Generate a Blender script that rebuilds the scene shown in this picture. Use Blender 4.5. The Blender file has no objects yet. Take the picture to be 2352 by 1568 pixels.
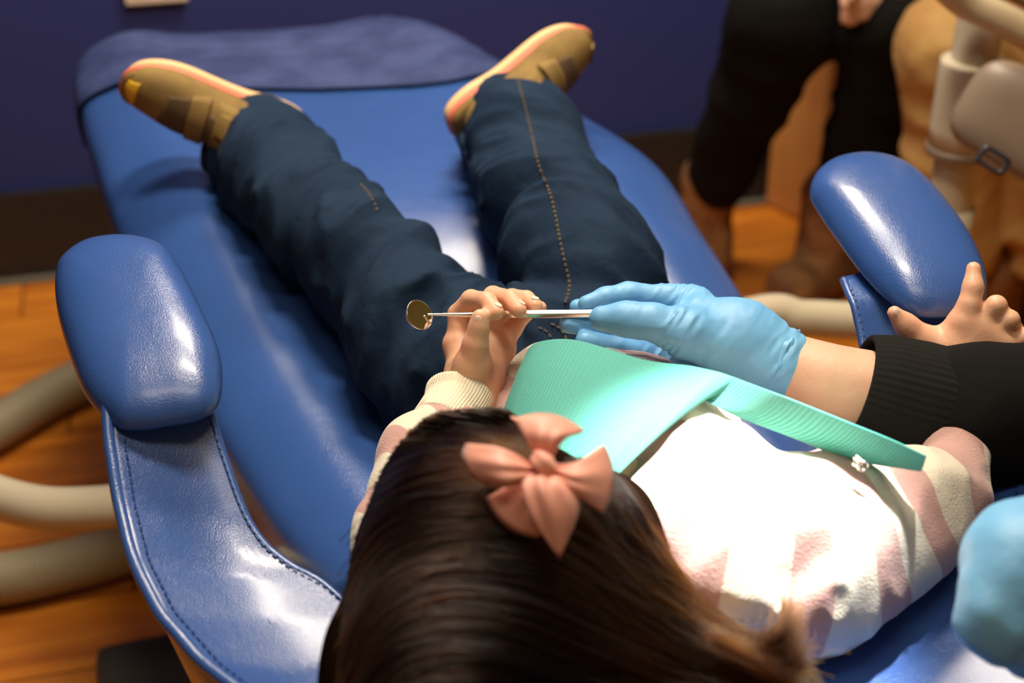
import bpy, math, random
import numpy as np
from mathutils import Vector, Matrix
random.seed(7); rng = np.random.default_rng(7)
S = bpy.context.scene; COL = S.collection

# ---------------------------------------------------------------- camera, world, lights
F = 3267.0; PITCH = math.radians(30.0); EYE = np.array([0.0, 0.0, 1.35])
cam_d = bpy.data.cameras.new('camera'); cam = bpy.data.objects.new('camera', cam_d); COL.objects.link(cam)
cam_d.sensor_width = 36.0; cam_d.lens = 36.0 * F / 2352.0
cam.location = EYE; cam.rotation_euler = (math.pi / 2 - PITCH, 0, 0); cam_d.clip_start = 0.02
cam_d.dof.use_dof = True; cam_d.dof.focus_distance = 1.13; cam_d.dof.aperture_fstop = 3.8
S.camera = cam
S.view_settings.view_transform = 'Standard'; S.view_settings.look = 'None'
S.view_settings.gamma = 1.0; S.view_settings.use_curve_mapping = False
S.view_settings.exposure = 0.0
W = bpy.data.worlds.new('room_air'); S.world = W; W.use_nodes = True
W.node_tree.nodes['Background'].inputs[0].default_value = (0.9, 0.8, 0.7, 1)
W.node_tree.nodes['Background'].inputs[1].default_value = 0.10

def lamp(name, kind, loc, target, energy, color, **kw):
    d = bpy.data.lights.new(name, kind); d.energy = energy; d.color = color
    for k, v in kw.items(): setattr(d, k, v)
    o = bpy.data.objects.new(name, d); COL.objects.link(o); o.location = loc
    o.rotation_euler = (Vector(target) - Vector(loc)).to_track_quat('-Z', 'Y').to_euler()
    return o
WARM = (1.0, 0.87, 0.70)
lamp('ceiling_panel_lamp', 'AREA', (0.0, 1.32, 2.36), (0.0, 1.32, 0), 27, WARM, shape='RECTANGLE', size=0.50, size_y=0.26)
lamp('ceiling_panel_lamp', 'AREA', (0.0, 2.20, 2.36), (0.0, 2.20, 0), 34, WARM, shape='RECTANGLE', size=0.60, size_y=0.40)
lamp('ceiling_panel_lamp', 'AREA', (0.0, 0.45, 2.36), (0.0, 0.45, 0), 7.5, WARM, shape='RECTANGLE', size=1.0, size_y=0.26)
lamp('operating_light_lamp', 'SPOT', (0.26, 0.97, 1.62), (0.145, 0.762, 0.73), 240, (1.0, 0.97, 0.93), spot_size=math.radians(17), spot_blend=0.55, shadow_soft_size=0.03)

# ---------------------------------------------------------------- measuring helpers
def ray(px, py):
    a = (px - 1176) / F; b = (784 - py) / F
    return np.array([a, math.cos(PITCH) + b * math.sin(PITCH), -math.sin(PITCH) + b * math.cos(PITCH)])
def Z(px, py, z):
    r = ray(px, py); return EYE + r * ((z - EYE[2]) / r[2])
def D(px, py, d): return EYE + ray(px, py) * d
def unit(v): v = np.asarray(v, float); return v / (np.linalg.norm(v) + 1e-12)

# ---------------------------------------------------------------- object helpers
def link(name, me, mat=None, parent=None, smooth=True):
    o = bpy.data.objects.new(name, me); COL.objects.link(o)
    if mat and not me.materials: me.materials.append(mat)
    if parent: o.parent = parent
    if smooth and me.polygons: me.polygons.foreach_set('use_smooth', [True] * len(me.polygons))
    return o
def mesh(name, v, f, mat=None, parent=None, smooth=True, uv=None):
    me = bpy.data.meshes.new(name); me.from_pydata([tuple(map(float, p)) for p in v], [], [tuple(map(int, q)) for q in f]); me.update()
    if uv is not None:
        L = me.uv_layers.new(name='UVMap'); idx = np.empty(len(me.loops), int); me.loops.foreach_get('vertex_index', idx)
        L.data.foreach_set('uv', np.asarray(uv, np.float32)[idx].ravel())
    return link(name, me, mat, parent, smooth)
def thing(name, label, cat, group=None, loc=(0, 0, 0)):
    o = bpy.data.objects.new(name, None); COL.objects.link(o); o.empty_display_size = 0.05
    return tag(o, label, cat, group)
def tag(o, label, cat, group=None):
    o['label'] = label; o['category'] = cat
    if group: o['group'] = group
    return o
def catmull(P, n):
    P = np.asarray(P, float); m = len(P)
    if m < 3:
        t = np.linspace(0, 1, n)[:, None]; return P[0] * (1 - t) + P[-1] * t
    Q = np.vstack([2 * P[0] - P[1], P, 2 * P[-1] - P[-2]]); out = []
    for t in np.linspace(0, m - 1 - 1e-9, n):
        i = int(t); u = t - i; a, b, c, d = Q[i:i + 4]
        out.append(0.5 * (2 * b + (c - a) * u + (2 * a - 5 * b + 4 * c - d) * u * u + (3 * b - a - 3 * c + d) * u ** 3))
    return np.array(out)
def tube(name, P, R, mat, parent=None, n=40, k=20, rad=None, caps=True, flat=None, wall=0.0):
    """sweep; R scalar or per-point; rad(t, ang) -> multiplier"""
    P = np.asarray(P, float); R = np.full(len(P), R) if np.isscalar(R) else np.asarray(R, float)
    C = catmull(P, n) if n else P; n = len(C); RR = np.interp(np.linspace(0, 1, n), np.linspace(0, 1, len(R)), R)
    T = np.gradient(C, axis=0); T /= np.linalg.norm(T, axis=1)[:, None]
    up = np.array([0, 0, 1.]) if abs(T[0][2]) < 0.9 else np.array([0, 1., 0]); N = unit(np.cross(T[0], up)); v = []; fr = []
    for i in range(n):
        N = unit(N - T[i] * N.dot(T[i])); B = np.cross(T[i], N); fr.append((N.copy(), B))
    def ring(i, r):
        N, B = fr[i]; o = []
        for j in range(k):
            a = 2 * math.pi * j / k; q = r * (rad(i / (n - 1), a) if rad else 1)
            d = N * math.cos(a) + B * math.sin(a)
            if flat is not None: d = d - flat[0] * d.dot(flat[0]) * (1 - flat[1])
            o.append(C[i] + d * q)
        return o
    order = [(i, RR[i]) for i in range(n)]
    if wall: order = [(i, RR[i]) for i in range(n)] + [(n - 1, RR[-1] - wall)] + [(i, RR[i] - wall) for i in range(n - 1, -1, -1)]
    for i, r in order: v += ring(i, r)
    m = len(order); f = [(a * k + j, a * k + (j + 1) % k, (a + 1) * k + (j + 1) % k, (a + 1) * k + j) for a in range(m - 1) for j in range(k)]
    if wall: f += [((m - 1) * k + j, (m - 1) * k + (j + 1) % k, (j + 1) % k, j) for j in range(k)]
    elif caps:
        f += [tuple(range(k - 1, -1, -1)), tuple(range((m - 1) * k, m * k))]
    o = mesh(name, v, f, mat, parent); fix_normals(o); return o
def fix_normals(o):
    import bmesh
    bm = bmesh.new(); bm.from_mesh(o.data); bmesh.ops.recalc_face_normals(bm, faces=bm.faces); bm.to_mesh(o.data); bm.free()
def box(name, c, s, mat, parent=None, rz=0.0, bev=0.004):
    import bmesh
    bm = bmesh.new(); bmesh.ops.create_cube(bm, size=1.0)
    for v in bm.verts: v.co = Vector((v.co.x * s[0], v.co.y * s[1], v.co.z * s[2]))
    if bev: bmesh.ops.bevel(bm, geom=list(bm.edges), offset=bev, segments=2, affect='EDGES', profile=0.6)
    me = bpy.data.meshes.new(name); bm.to_mesh(me); bm.free()
    o = link(name, me, mat, parent, smooth=False); o.location = c; o.rotation_euler = (0, 0, rz); return o
def grid_mesh(name, G, mat, parent=None, thick=0.0, closed_u=False, uv=True):
    G = np.asarray(G, float); a, b = G.shape[:2]; v = G.reshape(-1, 3)
    f = [(i * b + j, i * b + j + 1, (i + 1) * b + j + 1, (i + 1) * b + j) for i in range(a - 1) for j in range(b - 1)]
    if closed_u: f += [((a - 1) * b + j, (a - 1) * b + j + 1, j + 1, j) for j in range(b - 1)]
    U = np.stack(np.meshgrid(np.linspace(0, 1, a), np.linspace(0, 1, b), indexing='ij'), -1).reshape(-1, 2)
    o = mesh(name, v, f, mat, parent, uv=U)
    if thick:
        m = o.modifiers.new('thickness', 'SOLIDIFY'); m.thickness = thick; m.offset = 0
    return o
def rows_to_grid(rows, nu, nv):
    """rows: list of polylines (each list of 3d pts) -> smooth nu x nv grid"""
    A = [catmull(r, nv) for r in rows]
    A = np.array(A); return np.stack([catmull(A[:, j], nu) for j in range(nv)], 1)

# ---------------------------------------------------------------- signed-distance modelling
_tab = rng.random((48, 48, 48)).astype(np.float32)
def noise(P, f=1.0, seed=0.0):
    Q = P * f + seed + 100.0; I = np.floor(Q).astype(int); U = (Q - I).astype(np.float32); U = U * U * (3 - 2 * U); I %= 48; J = (I + 1) % 48
    x0, y0, z0 = I[..., 0], I[..., 1], I[..., 2]; x1, y1, z1 = J[..., 0], J[..., 1], J[..., 2]; u, v, w = U[..., 0], U[..., 1], U[..., 2]
    t = _tab
    a = t[x0, y0, z0] * (1 - u) + t[x1, y0, z0] * u; b = t[x0, y1, z0] * (1 - u) + t[x1, y1, z0] * u
    c = t[x0, y0, z1] * (1 - u) + t[x1, y0, z1] * u; d = t[x0, y1, z1] * (1 - u) + t[x1, y1, z1] * u
    return (a * (1 - v) + b * v) * (1 - w) + (c * (1 - v) + d * v) * w
def ridged(P, f, seed=0.0): return 1 - np.abs(2 * noise(P, f, seed) - 1)
def capd(P, a, b, ra, rb, flat=None):
    ab = b - a; L2 = float(ab.dot(ab)) + 1e-12; v = P - a
    t = np.clip(v @ ab / L2, 0, 1)[..., None]; w = v - t * ab
    if flat is not None:
        n, s = flat; c = w @ n; w = w + (c * (1 / s - 1))[..., None] * n
    r = ra + (rb - ra) * t[..., 0]; return np.sqrt((w * w).sum(-1)) - r
def sdf(name, prims, h, mat, parent=None, disp=None, cut=None, k=0.008, pad=0.01):
    """prims: (a, b, ra, rb[, k[, flat]]); cut: capsules taken away; returns object"""
    A = [np.asarray(p[0]) for p in prims] + [np.asarray(p[1]) for p in prims]; R = max(max(p[2], p[3]) for p in prims)
    lo = np.min([np.minimum(p[0] - max(p[2], p[3]), p[1] - max(p[2], p[3])) for p in prims], 0) - pad
    hi = np.max([np.maximum(p[0] + max(p[2], p[3]), p[1] + max(p[2], p[3])) for p in prims], 0) + pad
    n = np.ceil((hi - lo) / h).astype(int) + 1; G = np.full(n, 0.05, np.float32)
    def sub(a, b, r, m):
        i0 = np.maximum(((np.minimum(a, b) - r - m - lo) / h).astype(int), 0); i1 = np.minimum(((np.maximum(a, b) + r + m - lo) / h).astype(int) + 2, n)
        sl = tuple(slice(i0[q], i1[q]) for q in range(3))
        ax = [(lo[q] + h * np.arange(i0[q], i1[q])).astype(np.float32) for q in range(3)]
        return sl, np.stack(np.meshgrid(*ax, indexing='ij'), -1)
    for p in prims:
        a, b, ra, rb = np.asarray(p[0]), np.asarray(p[1]), p[2], p[3]; kk = p[4] if len(p) > 4 and p[4] is not None else k; fl = p[5] if len(p) > 5 else None
        sl, P = sub(a, b, max(ra, rb), kk + 2 * h); d = capd(P, a, b, ra, rb, fl).astype(np.float32); g = G[sl]
        q = np.maximum(kk - np.abs(g - d), 0) / kk; G[sl] = np.minimum(g, d) - q * q * kk * 0.25
    if disp is not None:
        I = np.argwhere(np.abs(G) < 0.022); P = lo + h * I
        G[I[:, 0], I[:, 1], I[:, 2]] += disp(P).astype(np.float32)
    for c in (cut or []):
        a, b = np.asarray(c[0]), np.asarray(c[1]); sl, P = sub(a, b, max(c[2], c[3]), 2 * h)
        G[sl] = np.maximum(G[sl], -capd(P, a, b, c[2], c[3]).astype(np.float32))
    G[[0, -1]] = 1; G[:, [0, -1]] = 1; G[:, :, [0, -1]] = 1
    # surface nets
    s = G < 0; cnt = np.zeros(n - 1, np.int8)
    for dx in (0, 1):
        for dy in (0, 1):
            for dz in (0, 1): cnt += s[dx:n[0] - 1 + dx, dy:n[1] - 1 + dy, dz:n[2] - 1 + dz]
    cells = np.argwhere((cnt > 0) & (cnt < 8)); idx = np.full(n - 1, -1, np.int32); idx[tuple(cells.T)] = np.arange(len(cells))
    acc = np.zeros((len(cells), 3)); num = np.zeros(len(cells))
    for ax in range(3):
        o1, o2 = [q for q in range(3) if q != ax]
        for b1 in (0, 1):
            for b2 in (0, 1):
                c0 = cells.copy(); c0[:, o1] += b1; c0[:, o2] += b2; c1 = c0.copy(); c1[:, ax] += 1
                g0 = G[tuple(c0.T)]; g1 = G[tuple(c1.T)]; m = (g0 < 0) != (g1 < 0); t = np.where(m, g0 / np.where(m, g0 - g1, 1), 0)
                q = c0.astype(float); q[:, ax] += t; acc += q * m[:, None]; num += m
    V = lo + h * acc / num[:, None]; faces = []
    for ax in range(3):
        o1, o2 = [(ax + 1) % 3, (ax + 2) % 3]
        a0 = [slice(None)] * 3; a1 = [slice(None)] * 3; a0[ax] = slice(0, -1); a1[ax] = slice(1, None)
        e = np.argwhere(s[tuple(a0)] != s[tuple(a1)]); e = e[(e[:, o1] > 0) & (e[:, o2] > 0) & (e[:, o1] < n[o1] - 1) & (e[:, o2] < n[o2] - 1)]
        sg = s[tuple(e.T)]; q = []
        for d1, d2 in ((-1, -1), (0, -1), (0, 0), (-1, 0)):
            c = e.copy(); c[:, o1] += d1; c[:, o2] += d2; q.append(idx[tuple(c.T)])
        q = np.stack(q, 1); q[~sg] = q[~sg][:, ::-1]; faces.append(q)
    Fq = np.vstack(faces); Fq = Fq[(Fq >= 0).all(1)]
    # light smoothing
    for _ in range(2):
        acc = np.zeros_like(V); num = np.zeros(len(V))
        for a, b in ((0, 1), (1, 2), (2, 3), (3, 0)):
            for x in range(3):
                acc[:, x] += np.bincount(Fq[:, a], V[Fq[:, b], x], len(V)) + np.bincount(Fq[:, b], V[Fq[:, a], x], len(V))
            num += np.bincount(Fq[:, a], minlength=len(V)) + np.bincount(Fq[:, b], minlength=len(V))
        V = V * 0.5 + 0.5 * acc / np.maximum(num, 1)[:, None]
    me = bpy.data.meshes.new(name); me.vertices.add(len(V)); me.vertices.foreach_set('co', V.astype(np.float32).ravel())
    me.loops.add(Fq.size); me.loops.foreach_set('vertex_index', Fq.ravel().astype(np.int32)); me.polygons.add(len(Fq))
    me.polygons.foreach_set('loop_start', np.arange(0, Fq.size, 4, dtype=np.int32)); me.update(calc_edges=True)
    return link(name, me, mat, parent)
def chain(pts, rr, k=None, flat=None):
    return [(np.asarray(pts[i]), np.asarray(pts[i + 1]), rr[i], rr[i + 1], k, flat) for i in range(len(pts) - 1)]
def blob(name, c, axes, rad, mat, parent=None, nu=20, nv=12, p=1.0):
    """ellipsoid with axes (3 vectors) and radii; p<1 boxy"""
    v = []; f = []; A = [unit(a) for a in axes]
    sp = lambda x: math.copysign(abs(x) ** p, x)
    for i in range(nv + 1):
        th = math.pi * i / nv
        for j in range(nu):
            ph = 2 * math.pi * j / nu
            v.append(c + A[0] * rad[0] * sp(math.sin(th)) * sp(math.cos(ph)) + A[1] * rad[1] * sp(math.sin(th)) * sp(math.sin(ph)) + A[2] * rad[2] * sp(math.cos(th)))
    f = [(i * nu + j, i * nu + (j + 1) % nu, (i + 1) * nu + (j + 1) % nu, (i + 1) * nu + j) for i in range(nv) for j in range(nu)]
    o = mesh(name, v, f, mat, parent); fix_normals(o); return o

# ---------------------------------------------------------------- materials
def srgb(r, g, b):
    return tuple((c / 255 / 12.92 if c <= 10 else ((c / 255 + 0.055) / 1.055) ** 2.4) for c in (r, g, b)) + (1.0,)
def material(name, col, rough=0.5, metal=0.0, bump=None, var=None, **kw):
    m = bpy.data.materials.new(name); m.use_nodes = True; N = m.node_tree.nodes; L = m.node_tree.links; b = N['Principled BSDF']
    b.inputs['Base Color'].default_value = col; b.inputs['Roughness'].default_value = rough; b.inputs['Metallic'].default_value = metal
    for k, v in kw.items(): b.inputs[k.replace('_', ' ')].default_value = v
    tc = N.new('ShaderNodeTexCoord')
    if bump:
        prev = None
        for (kind, sc, dist) in bump:
            if kind == 'voronoi': t = N.new('ShaderNodeTexVoronoi'); t.inputs['Scale'].default_value = sc; out = t.outputs['Distance']
            else:
                t = N.new('ShaderNodeTexNoise'); t.inputs['Scale'].default_value = sc; t.inputs['Detail'].default_value = 3; out = t.outputs['Fac']
            L.new(tc.outputs['Object'], t.inputs['Vector']); q = N.new('ShaderNodeBump'); q.inputs['Distance'].default_value = dist; q.inputs['Strength'].default_value = 1.0
            L.new(out, q.inputs['Height'])
            if prev: L.new(prev, q.inputs['Normal'])
            prev = q.outputs['Normal']
        L.new(prev, b.inputs['Normal'])
    if var:
        c2, sc, lo, hi = var; t = N.new('ShaderNodeTexNoise'); t.inputs['Scale'].default_value = sc; t.inputs['Detail'].default_value = 4
        L.new(tc.outputs['Object'], t.inputs['Vector']); r = N.new('ShaderNodeMapRange'); r.inputs[1].default_value = lo; r.inputs[2].default_value = hi
        L.new(t.outputs['Fac'], r.inputs[0]); mx = N.new('ShaderNodeMix'); mx.data_type = 'RGBA'
        mx.inputs['A'].default_value = col; mx.inputs['B'].default_value = c2; L.new(r.outputs[0], mx.inputs['Factor']); L.new(mx.outputs['Result'], b.inputs['Base Color'])
    return m
def nodes_of(m): return m.node_tree.nodes, m.node_tree.links, m.node_tree.nodes['Principled BSDF']
M = {}
M['leather'] = material('blue_leather', (0.038, 0.105, 0.345, 1), 0.27, bump=[('voronoi', 900, 0.00018), ('noise', 22, 0.0010)], var=((0.034, 0.095, 0.315, 1), 6, 0.35, 0.65), Coat_Weight=0.5, Coat_Roughness=0.20)
M['leather_dark'] = material('blue_leather_seam', (0.025, 0.06, 0.22, 1), 0.5)
M['plastic_cover'] = material('dull_plastic_cover', (0.055, 0.075, 0.19, 1), 0.42, bump=[('noise', 26, 0.003)], var=((0.035, 0.05, 0.14, 1), 14, 0.4, 0.6))
M['cream'] = material('cream_plastic', (0.62, 0.50, 0.32, 1), 0.35, bump=[('noise', 60, 0.0003)])
M['beige'] = material('beige_painted_metal', (0.58, 0.50, 0.36, 1), 0.28)
M['hose'] = material('beige_hose', (0.36, 0.30, 0.19, 1), 0.5)
M['wall'] = material('navy_wall', (0.019, 0.028, 0.160, 1), 0.75, bump=[('noise', 120, 0.0006)])
M['olive'] = material('olive_wall', (0.46, 0.42, 0.13, 1), 0.9)
M['rubber'] = material('black_rubber_base', (0.016, 0.014, 0.014, 1), 0.5)
M['toe'] = material('base_toe_painted_sheen', (0.16, 0.15, 0.12, 1), 0.5)  # rubber base's toe; the light it reflects is put into the paler grey
M['ceiling'] = material('ceiling_tile', (0.7, 0.66, 0.58, 1), 0.9)
M['plate'] = material('cream_wall_plate', (0.85, 0.72, 0.58, 1), 0.4)
M['floor_dark'] = material('plank_joint', (0.10, 0.035, 0.01, 1), 0.8)
M['mat'] = material('charcoal_base_plate', (0.05, 0.045, 0.04, 1), 0.6)
M['skin'] = material('child_skin', (0.82, 0.47, 0.295, 1), 0.48, bump=[('noise', 220, 0.0003)], var=((0.84, 0.40, 0.26, 1), 28, 0.45, 0.75), Subsurface_Weight=0.15, Subsurface_Scale=0.01, Subsurface_Radius=(1, 0.35, 0.2))
M['skin_adult'] = material('adult_skin', (0.74, 0.47, 0.31, 1), 0.5, bump=[('noise', 150, 0.0004)], var=((0.72, 0.40, 0.27, 1), 30, 0.45, 0.7))
M['nail'] = material('fingernail', (0.92, 0.66, 0.54, 1), 0.5)
M['glove'] = material('blue_nitrile', (0.20, 0.51, 0.82, 1), 0.50, bump=[('noise', 38, 0.0018)], var=((0.17, 0.46, 0.79, 1), 20, 0.4, 0.6))
M['steel'] = material('brushed_steel', (0.80, 0.74, 0.66, 1), 0.22, 1.0)
M['mirror'] = material('mirror_glass', (0.93, 0.94, 0.9, 1), 0.01, 1.0)
M['black_knit'] = material('black_knit', (0.013, 0.0125, 0.0115, 1), 0.95, bump=[('noise', 700, 0.0004)], Specular_IOR_Level=0.15)
M['black_cloth'] = material('black_cotton', (0.007, 0.0065, 0.006, 1), 0.95, bump=[('noise', 14, 0.004), ('noise', 500, 0.0003)], Specular_IOR_Level=0.15)
M['black_pants'] = material('black_trouser_cloth', (0.006, 0.0055, 0.005, 1), 0.95, bump=[('noise', 18, 0.004)], Specular_IOR_Level=0.12)
M['khaki'] = material('khaki_cloth', (0.46, 0.27, 0.085, 1), 0.85, bump=[('noise', 20, 0.006)], var=((0.40, 0.21, 0.06, 1), 10, 0.4, 0.6))
M['boot'] = material('brown_suede', (0.30, 0.14, 0.045, 1), 0.85, var=((0.14, 0.055, 0.018, 1), 22, 0.35, 0.65))
M['boot_sole'] = material('dark_boot_sole', (0.05, 0.03, 0.02, 1), 0.8)
M['wood'] = material('tan_laminate', (0.60, 0.27, 0.07, 1), 0.55, var=((0.52, 0.22, 0.055, 1), 5, 0.4, 0.6))
M['ribbon'] = material('salmon_ribbon', (0.84, 0.38, 0.28, 1), 0.5, bump=[('noise', 60, 0.0006)], Sheen_Weight=0.2)
M['taupe'] = material('taupe_plastic', (0.23, 0.17, 0.12, 1), 0.4)
M['badge'] = material('dark_badge', (0.035, 0.035, 0.05, 1), 0.4)
M['shoe'] = material('olive_brown_suede', (0.27, 0.17, 0.045, 1), 0.85, bump=[('noise', 300, 0.0004)], var=((0.20, 0.12, 0.03, 1), 30, 0.4, 0.65))
M['shoe_dark'] = material('dark_brown_mesh', (0.11, 0.065, 0.028, 1), 0.9, bump=[('voronoi', 700, 0.0004)])
M['shoe_pink'] = material('coral_rubber', (0.80, 0.20, 0.12, 1), 0.6)
M['shoe_cream'] = material('cream_rubber', (0.80, 0.52, 0.25, 1), 0.6)
M['shoe_yellow'] = material('yellow_rubber', (0.75, 0.42, 0.02, 1), 0.55)
M['thread'] = material('tan_thread', (0.11, 0.085, 0.05, 1), 0.8)
M['blue_thread'] = material('light_blue_thread', (0.10, 0.19, 0.42, 1), 0.7)
M['knit_cream'] = material('cream_rib_knit', (0.78, 0.70, 0.53, 1), 0.95, bump=[('noise', 500, 0.0005)])
M['scalp'] = material('hair_underlayer', (0.010, 0.005, 0.003, 1), 1.0, Specular_IOR_Level=0.0)
M['eye'] = material('eye_dark', (0.03, 0.02, 0.015, 1), 0.2)
M['lip'] = material('lip_pink', (0.65, 0.22, 0.18, 1), 0.45)
M['grey_shirt'] = material('grey_jumper', (0.12, 0.12, 0.13, 1), 0.9)
M['hair_dark'] = material('dark_brown_hair', (0.03, 0.015, 0.008, 1), 0.5, bump=[('noise', 90, 0.004)])

m = M['denim'] = material('dark_denim', (0.0065, 0.021, 0.050, 1), 0.85, bump=[('noise', 900, 0.0003), ('noise', 34, 0.003)], var=((0.010, 0.029, 0.062, 1), 13, 0.4, 0.7), Specular_IOR_Level=0.2); 
# wood planks: grain along local x
m = M['plank'] = material('orange_wood_plank', (0.62, 0.20, 0.028, 1), 0.42)
N, L, b = nodes_of(m); tc = N.new('ShaderNodeTexCoord'); oi = N.new('ShaderNodeObjectInfo'); mp = N.new('ShaderNodeMapping'); mp.inputs['Scale'].default_value = (1.6, 14, 1)
va = N.new('ShaderNodeVectorMath'); va.operation = 'ADD'; L.new(tc.outputs['Object'], va.inputs[0]); L.new(oi.outputs['Random'], va.inputs[1]); L.new(va.outputs[0], mp.inputs[0])
no = N.new('ShaderNodeTexNoise'); no.inputs['Scale'].default_value = 2.2; no.inputs['Detail'].default_value = 6; L.new(mp.outputs[0], no.inputs['Vector'])
cr = N.new('ShaderNodeValToRGB'); cr.color_ramp.elements[0].position = 0.3; cr.color_ramp.elements[0].color = (0.47, 0.13, 0.012, 1); cr.color_ramp.elements[1].position = 0.7; cr.color_ramp.elements[1].color = (0.78, 0.27, 0.025, 1)
L.new(no.outputs['Fac'], cr.inputs[0]); hv = N.new('ShaderNodeHueSaturation'); mr = N.new('ShaderNodeMapRange'); mr.inputs[3].default_value = 0.85; mr.inputs[4].default_value = 1.12
L.new(oi.outputs['Random'], mr.inputs[0]); L.new(mr.outputs[0], hv.inputs['Value']); L.new(cr.outputs[0], hv.inputs['Color']); L.new(hv.outputs[0], b.inputs['Base Color'])
# bib paper: embossed rows over uv
m = M['bib'] = material('teal_bib_paper', (0.19, 0.66, 0.50, 1), 0.75)
N, L, b = nodes_of(m); uvn = N.new('ShaderNodeTexCoord')
w1 = N.new('ShaderNodeTexWave'); w1.bands_direction = 'X'; w1.inputs['Scale'].default_value = 44; w1.inputs['Distortion'].default_value = 0
w2 = N.new('ShaderNodeTexWave'); w2.bands_direction = 'Y'; w2.inputs['Scale'].default_value = 22
L.new(uvn.outputs['UV'], w1.inputs['Vector']); L.new(uvn.outputs['UV'], w2.inputs['Vector'])
mu = N.new('ShaderNodeMath'); mu.operation = 'MULTIPLY'; L.new(w1.outputs['Fac'], mu.inputs[0]); L.new(w2.outputs['Fac'], mu.inputs[1])
bp = N.new('ShaderNodeBump'); bp.inputs['Distance'].default_value = 0.0009; bp.inputs['Strength'].default_value = 0.9; L.new(mu.outputs[0], bp.inputs['Height']); L.new(bp.outputs[0], b.inputs['Normal'])
mx = N.new('ShaderNodeMix'); mx.data_type = 'RGBA'; mx.inputs['A'].default_value = (0.11, 0.54, 0.46, 1); mx.inputs['B'].default_value = (0.25, 0.75, 0.66, 1); L.new(mu.outputs[0], mx.inputs['Factor']); L.new(mx.outputs['Result'], b.inputs['Base Color'])
tr = N.new('ShaderNodeBsdfTranslucent'); tr.inputs['Color'].default_value = (0.1, 0.5, 0.38, 1); ms = N.new('ShaderNodeMixShader'); ms.inputs[0].default_value = 0.22
L.new(b.outputs[0], ms.inputs[1]); L.new(tr.outputs[0], ms.inputs[2]); L.new(ms.outputs[0], N['Material Output'].inputs['Surface'])
# sweatshirt print: wavy cream and dusty-pink bands
m = M['sweat'] = material('zebra_print_fleece', (0.72, 0.66, 0.52, 1), 0.95, bump=[('noise', 600, 0.0008), ('noise', 16, 0.004)], Sheen_Weight=0.3)
N, L, b = nodes_of(m); tc = N.new('ShaderNodeTexCoord'); mp = N.new('ShaderNodeMapping'); mp.inputs['Rotation'].default_value = (0.2, 0.5, -0.75)
L.new(tc.outputs['Object'], mp.inputs[0]); wv = N.new('ShaderNodeTexWave'); wv.inputs['Scale'].default_value = 4.2; wv.inputs['Distortion'].default_value = 9.0; wv.inputs['Detail'].default_value = 0.0; wv.inputs['Detail Scale'].default_value = 1.4
L.new(mp.outputs[0], wv.inputs['Vector']); cr = N.new('ShaderNodeValToRGB'); cr.color_ramp.elements[0].position = 0.40; cr.color_ramp.elements[1].position = 0.43
cr.color_ramp.elements[0].color = (0.56, 0.33, 0.29, 1); cr.color_ramp.elements[1].color = (0.76, 0.70, 0.56, 1); L.new(wv.outputs['Fac'], cr.inputs[0]); L.new(cr.outputs[0], b.inputs['Base Color'])
# hair strands
m = M['hair'] = bpy.data.materials.new('brown_hair'); m.use_nodes = True; N = m.node_tree.nodes; L = m.node_tree.links; N.clear()
ho = N.new('ShaderNodeBsdfHairPrincipled'); ho.parametrization = 'MELANIN'; ho.inputs['Melanin'].default_value = 0.79; ho.inputs['Melanin Redness'].default_value = 0.60
ho.inputs['Roughness'].default_value = 0.34; ho.inputs['Random Color'].default_value = 0.25
hi_ = N.new('ShaderNodeHairInfo'); mr2 = N.new('ShaderNodeMapRange'); mr2.inputs[1].default_value = 0.45; mr2.inputs[3].default_value = 0.85; mr2.inputs[4].default_value = 0.50; L.new(hi_.outputs['Intercept'], mr2.inputs[0]); L.new(mr2.outputs[0], ho.inputs['Melanin'])  # less melanin at the tips: golden lamplight put into the strand colour
om = N.new('ShaderNodeOutputMaterial'); L.new(ho.outputs[0], om.inputs[0])

# ================================================================= room
def struct(o): o['kind'] = 'structure'; return o
wa = Z(0, 448, 0.19); wb = Z(1560, 300, 0.19); wdir = unit((wb - wa) * [1, 1, 0]); wn = np.array([wdir[1], -wdir[0], 0.0])   # faces the camera
rz = math.atan2(wdir[1], wdir[0]); wmid = wa + wdir * 1.0; wmid[2] = 0
def wp(s, off, z): return wa * [1, 1, 0] + wdir * s + wn * off + np.array([0, 0, z])
struct(box('wall_back', wp(0.8, -0.06, 1.2), (6.0, 0.1, 2.44), M['wall'], rz=rz, bev=0))
bb = struct(box('baseboard_back', wp(0.8, 0.0, 0.100), (6.0, 0.02, 0.185), M['rubber'], rz=rz, bev=0.003))
box('toe_strip', (0, -0.016, -0.094), (6.0, 0.022, 0.010), M['toe'], bb, bev=0.002)
fl = struct(box('floor', (0.2, 1.0, -0.032), (5.4, 5.2, 0.05), M['floor_dark'], bev=0))
struct(box('ceiling', (0.2, 1.0, 2.47), (5.4, 5.2, 0.06), M['ceiling'], bev=0))
struct(box('wall_left', (-2.3, 0.6, 1.2), (0.1, 4.2, 2.44), M['wall'], bev=0))
struct(box('wall_right', (2.6, 0.8, 1.2), (0.1, 4.6, 2.44), M['olive'], bev=0))
struct(box('wall_front', (0.2, -1.55, 1.2), (5.0, 0.1, 2.44), M['olive'], bev=0))
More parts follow.
